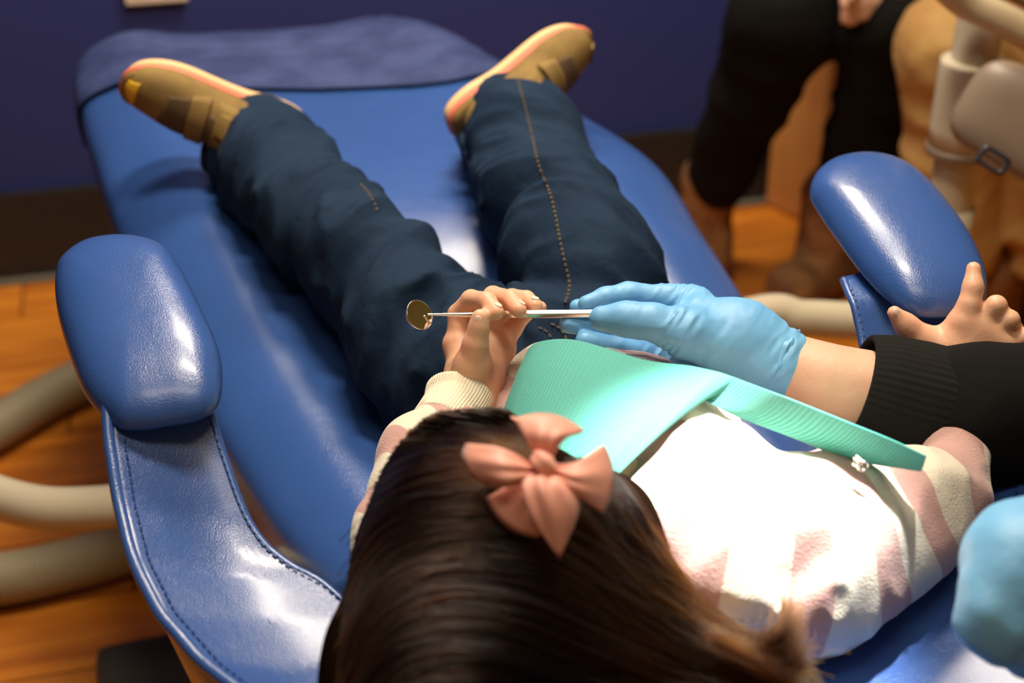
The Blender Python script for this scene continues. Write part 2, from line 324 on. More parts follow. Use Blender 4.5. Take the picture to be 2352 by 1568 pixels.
# planks, long side parallel to the back wall
pw, pl = 0.150, 0.915; protos = {}
for r in range(31):
    off = (r * 0.37) % 1.0
    for c in range(-2, 6):
        s0 = -0.9 + (c + off) * pl; ctr = wp(s0 + pl / 2, 0.012 + pw * (r + 0.5), 0)
        if not (-2.1 < ctr[0] < 2.45 and ctr[1] > -1.45): continue
        if not protos:
            o = box('plank', (0, 0, 0), (pl - 0.004, pw - 0.004, 0.008), M['plank'], bev=0.0015); protos['p'] = o
        else:
            o = protos['p'].copy(); COL.objects.link(o)
        o.parent = fl; o.location = (ctr[0] - 0.2, ctr[1] - 1.0, 0.032 - 0.004 + 0.0006 * ((r * 7 + c * 3) % 3)); o.rotation_euler = (0, 0, rz)
# fluorescent fixtures
for i, y in enumerate((1.32, 2.20, 0.45)):
    t = tag(bpy.data.objects.new('ceiling_light', None), ['flat rectangular ceiling light panel above the middle of the chair', 'flat rectangular ceiling light panel nearer the foot end of the chair', 'flat rectangular ceiling light panel above the photographer'][i], 'ceiling light', 'ceiling light panels'); COL.objects.link(t); t.location = (0.0, y, 2.40)
    box('fixture_frame', (0, 0, 0.012), (1.2, 0.52, 0.05), M['plate'], t)
# wall plate
p = Z(360, 8, 0.0); 
t_ = ((wa - EYE) @ wn) / (ray(360, -6) @ wn); pc = EYE + ray(360, -6) * t_
t = tag(bpy.data.objects.new('wall_socket', None), 'cream socket plate on the navy wall, cut off by the top of the picture', 'socket'); COL.objects.link(t)
t.location = pc + wn * 0.004 + np.array([0, 0, 0.030]); t.rotation_euler = (0, 0, rz)
box('face_plate', (0, -0.001, 0), (0.116, 0.008, 0.078), M['plate'], t, bev=0.003)
for sx in (-0.028, 0.028): box('socket_insert', (sx, -0.006, 0.004), (0.034, 0.004, 0.05), M['cream'], t, bev=0.0015)

# ================================================================= dental chair
chair = thing('dental_chair', 'blue leather dental chair the child lies on, with padded armrests', 'chair')
# --- seat and leg rest pad
ST = [((310, 132), (840, 80), .63, .3), ((232, 142), (960, 92), .645, .7), ((190, 168), (1060, 128), .66, 1), ((178, 215), (1150, 180), .66, 1), ((192, 300), (1335, 288), .66, 1), ((228, 420), (1515, 405), .665, 1),
      ((268, 540), (1622, 565), .655, 1), ((335, 690), (1712, 705), .63, 1), ((425, 880), (1805, 870), .60, 1), ((520, 1060), (1890, 1010), .585, 1), ((640, 1250), (1985, 1150), .58, 1), ((760, 1400), (2080, 1290), .58, 1)]
Lp = catmull([Z(*a, z) for a, b, z, t in ST], 110); Rp = catmull([Z(*b, z) for a, b, z, t in ST], 110); Tp = np.interp(np.linspace(0, 1, 110), np.linspace(0, 1, len(ST)), [t for *_, t in ST])
ring = []
def pad_ring(i, kk=56):
    C = (Lp[i] + Rp[i]) / 2; hw = np.linalg.norm(Rp[i] - Lp[i]) / 2; X = unit(Rp[i] - Lp[i]); th = 0.052 * Tp[i] + .004; out = []; s = i / 109
    for j in range(kk):
        a = 2 * math.pi * j / kk; c, sn = math.cos(a), math.sin(a); x = math.copysign(abs(c) ** 0.42, c); z = math.copysign(abs(sn) ** 0.62, sn)
        dz = 0
        if sn > 0: dz = 0.010 * math.exp(-((abs(x) - 0.72) / 0.16) ** 2) - 0.012 * (1 - min(1, abs(x) / 0.72) ** 2) * min(1, s * 3)
        out.append(C + X * hw * x + np.array([0, 0, z * th - 0.012 + dz]))
    return out
kk = 56; v = []; 
for i in range(110): v += pad_ring(i)
f = [(a * kk + j, a * kk + (j + 1) % kk, (a + 1) * kk + (j + 1) % kk, (a + 1) * kk + j) for a in range(109) for j in range(kk)] + [tuple(range(kk)), tuple(range(109 * kk, 110 * kk))]
o = mesh('seat_cushion', v, f, M['leather'], chair); fix_normals(o)
# dull plastic sleeve over the foot end
v = []; e = 38; A = np.array(v)
for i in range(0, e):
    R_ = np.array(pad_ring(i)); C = R_.mean(0); s = 0.004 + 0.0015 * math.sin(i * 1.7); Dn = R_ - C; Dn /= np.linalg.norm(Dn, axis=1)[:, None]
    Q_ = R_ + Dn * s * np.array([1, 1, 0]); Q_[:, 2] = C[2] + (R_[:, 2] - C[2]) * 1.05 + np.sign(R_[:, 2] - C[2]) * s; v += list(Q_)
f = [(a * kk + j, a * kk + (j + 1) % kk, (a + 1) * kk + (j + 1) % kk, (a + 1) * kk + j) for a in range(e - 1) for j in range(kk)] + [tuple(range(kk))]
o = mesh('foot_cover', v, f, M['plastic_cover'], chair); fix_normals(o); o['label'] = 'dull plastic sleeve over the foot end'
# --- backrest sheet with side slings (chair frame: O, lateral X, axis Y toward foot)
ca = math.radians(17.5); CX = np.array([math.cos(ca), math.sin(ca), 0]); CY = np.array([-math.sin(ca), math.cos(ca), 0]); O = np.array([0.052, 0.934, 0])
def loc(p): q = np.asarray(p) - O; return np.array([q @ CX, q @ CY, p[2]])
def wld(t, s, z): return O + CX * t + CY * s + np.array([0, 0, z])
outer = [loc(Z(x, y, z)) for x, y, z in ((252, 960, .775), (258, 1060, .755), (280, 1200, .730), (312, 1330, .712), (370, 1450, .70), (470, 1568, .69), (640, 1700, .685))]
inner = [loc(Z(x, y, z)) for x, y, z in ((492, 925, .775), (508, 1010, .755), (540, 1110, .735), (590, 1210, .715), (660, 1285, .70), (740, 1340, .69), (820, 1405, .685))]
so = [p[1] for p in outer][::-1]; to = [-p[0] for p in outer][::-1]; zo = [p[2] for p in outer][::-1]
ti = [-p[0] for p in inner][::-1]; si = [p[1] for p in inner][::-1]
SB = so[0] - 0.25; TE = max(ti)
def s_top(t):
    t = abs(t)
    if t < ti[0]: return si[0] - 0.02 * (1 - t / ti[0])
    if t > TE: return si[-1] + (t - TE) * (so[-1] - si[-1]) / (to[-1] - TE)
    return float(np.interp(t, ti, si))
def w_out(s): return float(np.interp(s, [SB] + so, [to[0] - 0.05] + to))
def z_at(s, u): return float(np.interp(s, [SB] + so, [0.69] + zo))
tc_ = np.vstack([[(t, s_top(t)) for t in np.linspace(0, ti[0], 8)[:-1]], catmull([(t, s_, 0) for t, s_ in zip(ti, si)], 22)[:, :2], [(t, s_top(t)) for t in np.linspace(TE, to[-1], 14)[1:]]])
uc = np.array([t / w_out(s_) for t, s_ in tc_]); uc = uc.tolist()
for i in range(1, len(uc)): uc[i] = max(uc[i], uc[i - 1] + 0.0045)
uc = np.array(uc); uc /= uc[-1]; sc_ = tc_[:, 1]
us_ = np.interp(np.linspace(0, len(uc) - 1, len(uc)), np.arange(len(uc)), uc); ss_ = np.interp(us_, uc, sc_)
U_ = np.r_[-us_[::-1], us_[1:]]; rs_ = np.clip((us_ - 0.45) / 0.15, 0, 1); S_ = np.r_[ss_[::-1], (ss_ + 0.035 * rs_ * rs_ * (3 - 2 * rs_))[1:]]; nu, nv = len(U_), 80; G = np.zeros((nu, nv, 3))
def back_z(t, s):
    edge = abs(t) / max(w_out(s), 1e-3); z = z_at(s, 0)
    z += 0.016 * edge ** 6 - 0.030 * (1 - edge ** 2) * min(1, max(0, (0.10 - s) / 0.14)) ** 1.5
    z -= 0.012 * math.exp(-((edge - 0.80) / 0.13) ** 2) * math.exp(-((s + 0.01) / 0.08) ** 2)
    w = (s + 0.27) * 0.9 - (t + 0.165) * 0.35; q = (t + 0.16)
    return z + 0.020 * math.exp(-(w / 0.016) ** 2) * math.exp(-(q / 0.045) ** 2) - 0.008 * math.exp(-((w + 0.03) / 0.02) ** 2) * math.exp(-(q / 0.045) ** 2)
for i in range(nu):
    for j in range(nv):
        s = SB + (S_[i] - SB) * j / (nv - 1); t = U_[i] * w_out(s); G[i, j] = wld(t, s, back_z(t, s))
BACK = G
o = grid_mesh('backrest', G, M['leather'], chair, thick=0.005)
tube('piping', [G[0, j] + [0, 0, 0.002] for j in range(0, nv, 3)] + [G[0, nv - 1]], 0.0045, M['leather'], o, n=120, k=10)
tube('piping', [G[-1, j] + [0, 0, 0.002] for j in range(0, nv, 3)] + [G[-1, nv - 1]], 0.0045, M['leather'], o, n=120, k=10)
tube('seam_edge', [G[i, nv - 1] for i in range(13, nu - 13)], 0.0036, M['leather'], o, n=160, k=8)
def stitches(name, path, mat, parent, step=0.0065, r=0.0006):
    P = catmull(path, 400); seg = np.linalg.norm(np.diff(P, axis=0), axis=1); cum = np.r_[0, np.cumsum(seg)]; v = []; f = []
    for a in np.arange(step, cum[-1] - step, step):
        p = np.array([np.interp(a, cum, P[:, c]) for c in range(3)]); q = np.array([np.interp(a + step * 0.62, cum, P[:, c]) for c in range(3)]); d = unit(q - p); n_ = unit(np.cross(d, [0, 0, 1])); b_ = np.cross(n_, d); k0 = len(v)
        for e_ in (p, q):
            for sx, sy in ((1, 0), (0, 1), (-1, 0), (0, -1)): v.append(e_ + n_ * sx * r * 1.4 + b_ * sy * r)
        f += [(k0 + j, k0 + (j + 1) % 4, k0 + 4 + (j + 1) % 4, k0 + 4 + j) for j in range(4)] + [(k0 + 3, k0 + 2, k0 + 1, k0), (k0 + 4, k0 + 5, k0 + 6, k0 + 7)]
    o = mesh(name, v, f, mat, parent, smooth=False); o['kind'] = 'stuff'; return o
up = np.array([0, 0, 0.0042])
stitches('stitching', [G[i, nv - 2] + up for i in range(14, nu // 2, 1)], M['blue_thread'], o)
stitches('stitching', [G[i, nv - 2] + up for i in range(nu // 2 + 2, nu - 14, 1)], M['blue_thread'], o)
for sg_ in (-1, 1):
    stitches('stitching', [wld(sg_ * (w_out(s_) - 0.011), s_, back_z(sg_ * (w_out(s_) - 0.011), s_) + 0.0040) for s_ in np.linspace(SB + .03, so[-1] - .004, 60)], M['leather_dark'], o)
# cream shell below backrest
v = []; rws = 30
for a, (ins, dz) in enumerate(((0.012, -0.010), (0.014, -0.05), (0.03, -0.12), (0.06, -0.20))):
    for j in range(0, nv - 8, 2):
        v.append(G[0, j] + CX * ins + [0, 0, dz])
nj = len(range(0, nv - 8, 2))
Lr = np.array(v).reshape(4, nj, 3)
Rr = np.zeros_like(Lr)
for a, (ins, dz) in enumerate(((0.012, -0.010), (0.014, -0.05), (0.03, -0.12), (0.06, -0.20))):
    for q, j in enumerate(range(0, nv - 8, 2)): Rr[a, q] = G[-1, j] - CX * ins + [0, 0, dz]
shell = np.concatenate([Lr, Rr[::-1]], 0)
bs = grid_mesh('backrest_shell', shell, M['cream'], chair, thick=0.006)
o = mesh('end_cap', [*shell[:, 0], *(shell[:, 0] - CY * 0.006)], [tuple(range(8)), tuple(range(15, 7, -1))] + [(j, (j + 1) % 8, 8 + (j + 1) % 8, 8 + j) for j in range(8)], M['cream'], bs, smooth=False); fix_normals(o)
# --- armrests: pillows
def pillow(name, outline, z, h, mat, parent, rings=18, n=96, tilt=0.0, lift=0.0):
    yc = Z(np.mean([a for a, _ in outline]), np.mean([b for _, b in outline]), z)[1]; P = []
    for x, y in outline:   # points on a plane that slopes down toward the head end
        r = ray(x, y); P.append(EYE + r * ((z - EYE[2] - lift * yc) / (r[2] - lift * r[1])))
    # closed resample
    pts = []; m_ = len(outline); PP = P
    for t in np.linspace(0, m_, n, endpoint=False):
        i = int(t); u = t - i; a, b, c, d = PP[(i - 1) % m_], PP[i % m_], PP[(i + 1) % m_], PP[(i + 2) % m_]
        pts.append(0.5 * (2 * b + (c - a) * u + (2 * a - 5 * b + 4 * c - d) * u * u + (3 * b - a - 3 * c + d) * u ** 3))
    P = np.array(pts); c = P.mean(0); v = []
    for sgn in (1,):
        for r in range(-rings, rings + 1):
            ph = r / rings * math.pi / 2; sc = max(0.0, math.cos(ph)) ** 0.68; zz = math.copysign(abs(math.sin(ph)) ** 0.95, ph) * (h if ph > 0 else h * 0.45)
            sc = max(sc, 0.02)
            for p in P:
                q = c + (p - c) * sc; q = q + np.array([0, 0, zz + tilt * (q[1] - c[1]) ** 2 * (-1 if q[1] < c[1] else 0.3)]); v.append(q)
    N_ = len(P); f = [(a * N_ + j, a * N_ + (j + 1) % N_, (a + 1) * N_ + (j + 1) % N_, (a + 1) * N_ + j) for a in range(2 * rings) for j in range(N_)] + [tuple(range(N_)), tuple(range(2 * rings * N_, (2 * rings + 1) * N_))]
    o = mesh(name, v, f, mat, parent); fix_normals(o); return o
AL = [(128, 640), (142, 600), (200, 562), (290, 552), (372, 572), (415, 620), (462, 710), (502, 800), (512, 865), (500, 925), (455, 955), (390, 968), (320, 978), (262, 968), (196, 900), (156, 800), (132, 710)]
AR = [(1860, 440), (1872, 402), (1915, 372), (1985, 362), (2055, 376), (2120, 418), (2190, 498), (2240, 575), (2266, 645), (2258, 690), (2215, 712), (2150, 720), (2090, 712), (2035, 675), (1975, 612), (1915, 530), (1880, 480)]
for out, nm in ((AL, 'left'), (AR, 'right')):
    a = pillow('armrest', [(x, y + 6) for x, y in out], 0.800, 0.030, M['leather'], chair, tilt=0.0, lift=0.20)
    cx = sum(x for x, y in out) / len(out); cy = sum(y for x, y in out) / len(out)
    b_ = pillow('armrest_base', [(cx + (x - cx) * 0.93, cy + (y - cy) * 0.90 + 22) for x, y in out], 0.778, 0.018, M['cream'], a, lift=0.20)
# --- pedestal
pc = O + CY * 0.38
def rbox(name, c, s, mat, parent, rzz, bev): return box(name, c, s, mat, parent, rz=rzz, bev=bev)
rbox('seat_frame', pc + [0, 0, 0.53], (0.34, 0.75, 0.05), M['cream'], chair, ca, 0.02)
rbox('lift_column', pc + [0.02, -.05, 0.28], (0.22, 0.34, 0.46), M['cream'], chair, ca, 0.04)
rbox('base_plate', O + CY * 0.28 - CX * 0.13 + [0, 0, 0.022], (0.60, 0.80, 0.036), M['mat'], chair, ca, 0.016)
rbox('back_frame', wld(0, -0.16, 0.585), (0.24, 0.40, 0.05), M['cream'], chair, ca, 0.02)
for sg in (-1, 1):   # arm brackets, under the slings
    tube('arm_bracket', [wld(sg * 0.16, 0.15, 0.55), wld(sg * 0.27, 0.12, 0.56), wld(sg * 0.315, 0.09, 0.66), wld(sg * 0.315, 0.08, 0.765)], 0.016, M['cream'], chair, n=24, k=14)

# ================================================================= hoses, tubes, delivery unit
hose = [(700, 1120), (480, 1190), (280, 1262), (140, 1300), (0, 1328), (-200, 1340), (-330, 1260), (-280, 1130), (-120, 1040), (0, 975), (100, 915), (210, 860), (360, 790), (620, 710), (900, 650), (1350, 620)]
P = [Z(x, y, 0.046) for x, y in hose]
tag(tube('corrugated_hose', P, 0.037, M['hose'], None, n=900, k=18, rad=lambda t, a: 1 + 0.035 * math.sin(t * 900 / 5.0 * 2 * math.pi)), 'beige ribbed suction hose looping over the wood floor left of the chair', 'hose')
du = thing('delivery_unit', 'beige tubular instrument delivery unit at the right behind the armrest', 'dental unit')
A0 = D(350, 1148, 1.62); B0 = D(1850, 732, 1.88)
pp = D(2212, 290, 1.9); post = lambda z: np.array([pp[0], pp[1], z])
tube('lower_arm', [D(-420, 900, 1.95), D(-230, 1010, 1.8), D(-80, 1110, 1.68), D(60, 1160, 1.63), D(190, 1168, 1.62), A0, A0 * .85 + B0 * .15, A0 * .62 + B0 * .38, D(1690, 735, 1.86), B0, D(2040, 735, 1.90), post(0.40) + [-.06, -.01, 0.0], post(0.42)], 0.0255, M['beige'], du, n=140, k=24)
tube('post', [post(0.30), post(0.9), post(1.27)], 0.0300, M['beige'], du, n=8, k=28)
tube('post_sleeve', [post(0.3), post(pp[2] - 0.115), ], 0.034, M['beige'], du, n=6, k=28)
zc = Z(2205, 155, 1.0)
def zpost(py): # height on the post seen at image row py
    r = ray(2212, py); return EYE[2] + r[2] * (pp[1] / r[1])
tube('post_sleeve', [post(zpost(335)), post(zpost(140) - .01), post(zpost(140)), post(zpost(136))], [0.043, 0.043, 0.041, 0.036], M['beige'], du, n=14, k=28)
tube('sleeve_ring', [post(zpost(350)), post(zpost(332))], 0.0445, M['taupe'], du, n=4, k=28)
tube('upper_arm', [D(2150, -60, 1.72), D(2215, 0, 1.75), D(2300, 42, 1.76), D(2420, 112, 1.78), D(2560, 200, 1.8)], 0.021, M['cream'], du, n=30, k=20)
tube('instrument_rail', [D(2260, -30, 1.66), D(2352, 12, 1.67), D(2480, 80, 1.68)], 0.006, M['steel'], du, n=12, k=12)
e1 = unit(D(2420, 330, 1.68) - D(2240, 230, 1.70)); nrm = unit(EYE - D(2330, 300, 1.7)); e2 = unit(np.cross(nrm, e1)); nrm = np.cross(e1, e2)
cons = blob('console', D(2352, 285, 1.72), [e1, e2, nrm], [0.082, 0.060, 0.035], M['taupe'], du, nu=40, nv=24, p=0.55)
bc = D(2282, 368, 1.675); e1b = unit(D(2330, 398, 1.675) - D(2240, 340, 1.675)); nb = unit(EYE - bc); e2b = unit(np.cross(nb, e1b))
v = []; kq = 28
for (r1, r2, dz) in ((0.0195, 0.0125, 0.0), (0.0195, 0.0125, 0.006), (0.0135, 0.0070, 0.006), (0.0135, 0.0070, 0.0)):
    for j in range(kq):
        a = 2 * math.pi * j / kq; c, s = math.cos(a), math.sin(a); v.append(bc + e1b * r1 * math.copysign(abs(c) ** .45, c) + e2b * r2 * math.copysign(abs(s) ** .45, s) + nb * dz)
f = [(a * kq + j, a * kq + (j + 1) % kq, ((a + 1) % 4) * kq + (j + 1) % kq, ((a + 1) % 4) * kq + j) for a in range(4) for j in range(kq)]
o = mesh('logo_badge', v, f, M['badge'], cons); fix_normals(o); o['label'] = 'dark rounded-rectangle outline badge'

# ================================================================= child
child = thing('person', 'small child with long brown hair lying back in the blue chair, raising a hand', 'person')
HC = D(1130, 1290, 0.93)                                    # head centre
FUP = unit([0.15, 0.55, 0.82]); CRN = unit(np.array([-0.1, -0.80, 0.30]) - FUP * np.dot([-0.1, -0.80, 0.30], FUP)); SIDE = np.cross(CRN, FUP)
hp = []                                                     # skin body
hp += [(HC - FUP * 0.012 + CRN * .012, HC + FUP * 0.005, 0.074, 0.070, 0.02)]
hp += [(HC + FUP * 0.030 - CRN * 0.035, HC + FUP * 0.028 - CRN * 0.052, 0.040, 0.030, 0.03)]           # cheeks, chin
hp += [(HC + FUP * 0.074 - CRN * 0.005, HC + FUP * 0.082 - CRN * 0.022, 0.006, 0.009, 0.012)]        # nose
for sg in (-1, 1):
    hp += [(HC + SIDE * sg * 0.073 - CRN * 0.012, HC + SIDE * sg * 0.076 - CRN * 0.026, 0.012, 0.009, 0.008)]   # ears
    hp += [(HC + FUP * 0.058 + SIDE * sg * 0.028 - CRN * 0.022, HC + FUP * 0.055 + SIDE * sg * 0.034 - CRN * 0.03, 0.016, 0.016, 0.02)]
neck0 = HC - CRN * 0.06 - FUP * .01; chest = D(1420, 1160, 1.03)
hp += chain([neck0, D(1330, 1160, 1.02), chest, D(1330, 960, 1.17)], [0.032, 0.032, 0.045, 0.04], 0.02)
shR = D(1690, 1240, 1.0); elR = D(2125, 1175, 1.045); wrR = D(2185, 872, 1.16)
shL = D(1000, 1235, 1.02); elL = D(950, 1040, 1.090); wrL = D(1078, 922, 1.168)
hp += chain([chest, shR, elR, wrR], [0.040, 0.028, 0.019, 0.0180], 0.008) + chain([chest, shL, elL, wrL], [0.040, 0.026, 0.016, 0.0200], 0.008)
# left hand (palm to camera) holding the instrument
q = lambda x, y, d: D(x, y, d)
mcpL = [q(1052, 792, 1.188), q(1088, 785, 1.195), q(1122, 788, 1.196), q(1150, 800, 1.190)]
palm = q(1088, 870, 1.178)
hp += [(wrL, palm, 0.0205, 0.0235, 0.012)] + [(palm, m_, 0.019, 0.0115, 0.010) for m_ in mcpL] + [(mcpL[0], mcpL[3], 0.0105, 0.0105, 0.01)]
hp += chain([mcpL[0], q(1052, 722, 1.188), q(1082, 688, 1.176), q(1118, 692, 1.150), q(1140, 717, 1.138)], [0.0100, 0.0086, 0.0082, 0.0078, 0.0066], 0.0028)
hp += chain([mcpL[1], q(1104, 715, 1.195), q(1132, 679, 1.184), q(1172, 687, 1.158), q(1192, 712, 1.141)], [0.0098, 0.0086, 0.0082, 0.0076, 0.0066], 0.0022)
hp += chain([mcpL[2], q(1150, 722, 1.196), q(1176, 684, 1.190), q(1209, 687, 1.170), q(1230, 702, 1.155)], [0.0094, 0.0084, 0.0078, 0.0072, 0.0062], 0.0022)
hp += chain([mcpL[3], q(1178, 755, 1.196), q(1203, 722, 1.195), q(1228, 706, 1.185), q(1241, 706, 1.172)], [0.0090, 0.0080, 0.0070, 0.0062, 0.0056], 0.0022)
hp += chain([q(1075, 880, 1.168), q(1086, 838, 1.154), q(1092, 790, 1.143), q(1100, 752, 1.138), q(1102, 728, 1.135)], [0.0175, 0.0150, 0.0098, 0.0076, 0.0066], 0.006)
# right hand on the armrest (back of hand up)
mcpR = [q(2212, 742, 1.150), q(2246, 752, 1.152), q(2278, 768, 1.152), q(2304, 792, 1.150)]
palmR = q(2200, 812, 1.160)
hp += [(wrR, palmR, 0.0185, 0.021, 0.012)] + [(palmR, m_, 0.0185, 0.0108, 0.010) for m_ in mcpR] + [(mcpR[0], mcpR[3], 0.010, 0.010, 0.01), (q(2150, 800, 1.160), mcpR[1], 0.014, 0.010, 0.012)]
hp += chain([mcpR[0], q(2226, 700, 1.146), q(2235, 660, 1.146), q(2236, 617, 1.149)], [0.0102, 0.0084, 0.0076, 0.0060], 0.006)
hp += chain([mcpR[1], q(2288, 702, 1.143), q(2302, 722, 1.172), q(2290, 740, 1.185)], [0.0098, 0.0084, 0.0074, 0.0062], 0.003)
hp += chain([mcpR[2], q(2318, 735, 1.143), q(2330, 758, 1.172), q(2316, 772, 1.185)], [0.0094, 0.0082, 0.0072, 0.0060], 0.003)
hp += chain([mcpR[3], q(2352, 775, 1.146), q(2362, 800, 1.170), q(2350, 812, 1.183)], [0.0088, 0.0076, 0.0066, 0.0056], 0.003)
hp += chain([q(2160, 815, 1.162), q(2118, 782, 1.158), q(2082, 748, 1.154), q(2054, 718, 1.150)], [0.0165, 0.0118, 0.0086, 0.0058], 0.008)
sdf('body', hp, 0.0017, M['skin'], child, k=0.01)
def nail(p, d_along, view, r1=0.0042, r2=0.0032, parent=child, off=0.0066):
    a = unit(d_along); n_ = unit(view - a * np.dot(view, a)); s = np.cross(a, n_)
    blob('fingernail', p + n_ * off * 0.86, [a, s, n_], [r1, r2, 0.0009], M['nail'], parent, nu=14, nv=8)
def tocam(p): return unit(EYE - p)
for (pa, pb, vw) in ((q(1118, 692, 1.150), q(1142, 717, 1.138), (0.55, -0.5, 0.6)), (q(1172, 687, 1.158), q(1194, 712, 1.141), (0.55, -0.5, 0.6)), (q(1209, 687, 1.170), q(1230, 702, 1.155), (0.3, -0.3, 0.9)), (q(1100, 762, 1.138), q(1101, 728, 1.135), (-0.15, -.9, .5))):
    nail(pb - (pb - pa) * 0.12, pb - pa, np.array(vw), off=0.0070)
nail(q(2054, 718, 1.150), q(2054, 718, 1.150) - q(2082, 748, 1.154), tocam(HC), off=0.0058)
for sg in (-1, 1):
    blob('eye', HC + FUP * 0.068 + SIDE * sg * 0.027 + CRN * 0.0, [SIDE, CRN, FUP], [0.010, 0.006, 0.006], M['eye'], child, nu=14, nv=8)
blob('mouth', HC + FUP * 0.066 - CRN * 0.045, [SIDE, CRN, FUP], [0.016, 0.005, 0.006], M['lip'], child, nu=16, nv=8)

# sweatshirt
sp_ = []
sp_ += chain([D(1290, 930, 1.215), D(1420, 1000, 1.145), D(1520, 1110, 1.065), D(1560, 1230, 1.03)], [0.052, 0.066, 0.072, 0.062], 0.02)
sp_ += chain([D(1560, 1190, 1.02), D(1690, 1235, 0.995), D(1900, 1250, 1.01), D(2085, 1192, 1.035)], [0.045, 0.060, 0.056, 0.041], 0.03)
sp_ += [(D(1600, 1210, 0.965), D(1720, 1170, 0.985), 0.040, 0.024, 0.03), (D(1640, 1360, 0.985), D(1830, 1375, 0.985), 0.050, 0.034, 0.05), (D(1480, 1280, 0.99), D(1330, 1300, 1.0), 0.05, 0.05, 0.03)]
sp_ += [(D(1960, 1150, 1.03), D(2100, 1130, 1.04), 0.028, 0.024, 0.03), (D(2085, 1192, 1.035), D(2190, 1120, 1.06), 0.038, 0.028, 0.03)] + chain([D(2190, 1120, 1.06), D(2188, 985, 1.10), D(2186, 905, 1.145)], [0.028, 0.026, 0.0225], 0.01)
sp_ += chain([D(1300, 1200, 1.03), shL, D(925, 1250, 1.03), D(938, 1140, 1.06), D(948, 1040, 1.085)], [0.055, 0.040, 0.026, 0.025, 0.025], 0.02)
sp_ += [(D(922, 1012, 1.09), D(958, 998, 1.10), 0.0150, 0.0150, 0.012), (D(945, 1045, 1.085), D(1035, 965, 1.145), 0.025, 0.0235, 0.01), (D(856, 1300, 1.02), D(858, 1190, 1.04), 0.012, 0.012, 0.01)]
sp_ += [(D(1168, 930, 1.20), D(1220, 990, 1.17), 0.028, 0.035, 0.02)]
def sw_d(P):
    Q = P @ np.array([[0.8, -0.6, 0], [0.6, 0.8, 0], [0, 0, 1.0]]); 
    return -0.011 * (noise(Q * [1, 2.4, 1], 20, 3.1) - 0.5) - 0.003 * (ridged(P * [1.5, 1, 1], 34, 9.1) - 0.6)
sdf('sweatshirt', sp_, 0.0024, M['sweat'], child, disp=sw_d)['label'] = 'cream sweatshirt with wavy dusty-pink stripes'
rib = lambda t, a: 1 + 0.010 * math.sin(a * 64)
cf = tube('cuff', [D(1006, 990, 1.125), D(1028, 962, 1.142), D(1046, 936, 1.155), D(1056, 912, 1.164)], [0.0250, 0.0262, 0.0272, 0.0290], M['knit_cream'], child, n=16, k=384, rad=rib, wall=0.0028)
tube('cuff', [D(2187, 940, 1.13), D(2186, 890, 1.15), D(2187, 838, 1.158)], [0.023, 0.0228, 0.0235], M['knit_cream'], child, n=12, k=256, rad=rib, wall=0.0028)

# jeans
lg = [Z(600, 352, .735), Z(655, 415, .735), Z(742, 505, .731), Z(850, 615, .718), Z(945, 740, .698), Z(1025, 850, .678), Z(1130, 900, .668)]
rg = [Z(1186, 292, .743), Z(1197, 345, .743), Z(1255, 465, .741), Z(1318, 572, .735), Z(1366, 680, .713), Z(1360, 790, .683), Z(1260, 880, .668)]
jp = chain(lg, [.0585, .055, .053, .056, .058, .064, .070], 0.03) + chain(rg, [.063, .060, .057, .062, .062, .062, .070], 0.03) + [(Z(1150, 850, .678), Z(1350, 850, .678), .066, .066, .03)]
ld = unit(lg[0] - lg[3]); rd = unit(rg[0] - rg[3])
def jn_d(P):
    mid = -0.16 * (P[:, 1] - 1.0) + 0.02; out = np.zeros(len(P))
    for side, d in ((P[:, 0] < mid, ld), (P[:, 0] >= mid, rd)):
        Q = P[side]; al = Q @ d; lat = np.cross([0, 0, 1.0], d); la = Q @ unit(lat)
        R_ = np.stack([al + 0.55 * la * (1 if d is ld else -1), la * 0.45, Q[:, 2] * 0.5], 1)
        out[side] = -0.022 * (ridged(R_, 19, 2.2) - 0.64) - 0.008 * (ridged(R_, 44, 7.7) - 0.6) + 0.004 * (noise(Q, 12, 1.0) - 0.5)
    return out
jeans = sdf('jeans', jp, 0.0032, M['denim'], child, disp=jn_d, cut=[(lg[0] + ld * 0.324, lg[0] + ld * 0.3241, 0.30, 0.30), (rg[0] + rd * 0.322, rg[0] + rd * 0.3221, 0.30, 0.30), (lg[0] + ld * 0.01, lg[0] + ld * 0.09, 0.046, 0.05), (rg[0] + rd * 0.01, rg[0] + rd * 0.09, 0.052, 0.055)])
# stitching laid on the denim with a surface probe
from mathutils.bvhtree import BVHTree
def bvh(o): return BVHTree.FromPolygons([v.co.copy() for v in o.data.vertices], [tuple(p.vertices) for p in o.data.polygons])
jb = bvh(jeans)
def drape(pix, off=0.0008, n=60, tree=jb):
    out = []
    for x, y in catmull([(a, b_, 0) for a, b_ in pix], n)[:, :2]:
        r = unit(ray(x, y)); h = tree.ray_cast(Vector(EYE), Vector(r))
        if h[0] is not None: out.append(np.array(h[0]) - r * off)
    return out
for nm, pix, n_ in (('side_seam', [(1188, 178), (1205, 240), (1222, 310), (1238, 380), (1262, 440), (1275, 490), (1285, 545), (1297, 600), (1308, 655), (1296, 700)], 90), ('side_seam', [(822, 415), (845, 440), (862, 470), (868, 495)], 24), ('seam', [(1225, 748), (1255, 760), (1275, 790)], 20), ('seam', [(1252, 738), (1285, 752), (1305, 785)], 20)):
    pts = drape(pix, 0.0009, n_)
    if len(pts) > 3: stitches(nm, pts, M['thread'], jeans, step=0.0055, r=0.0009)
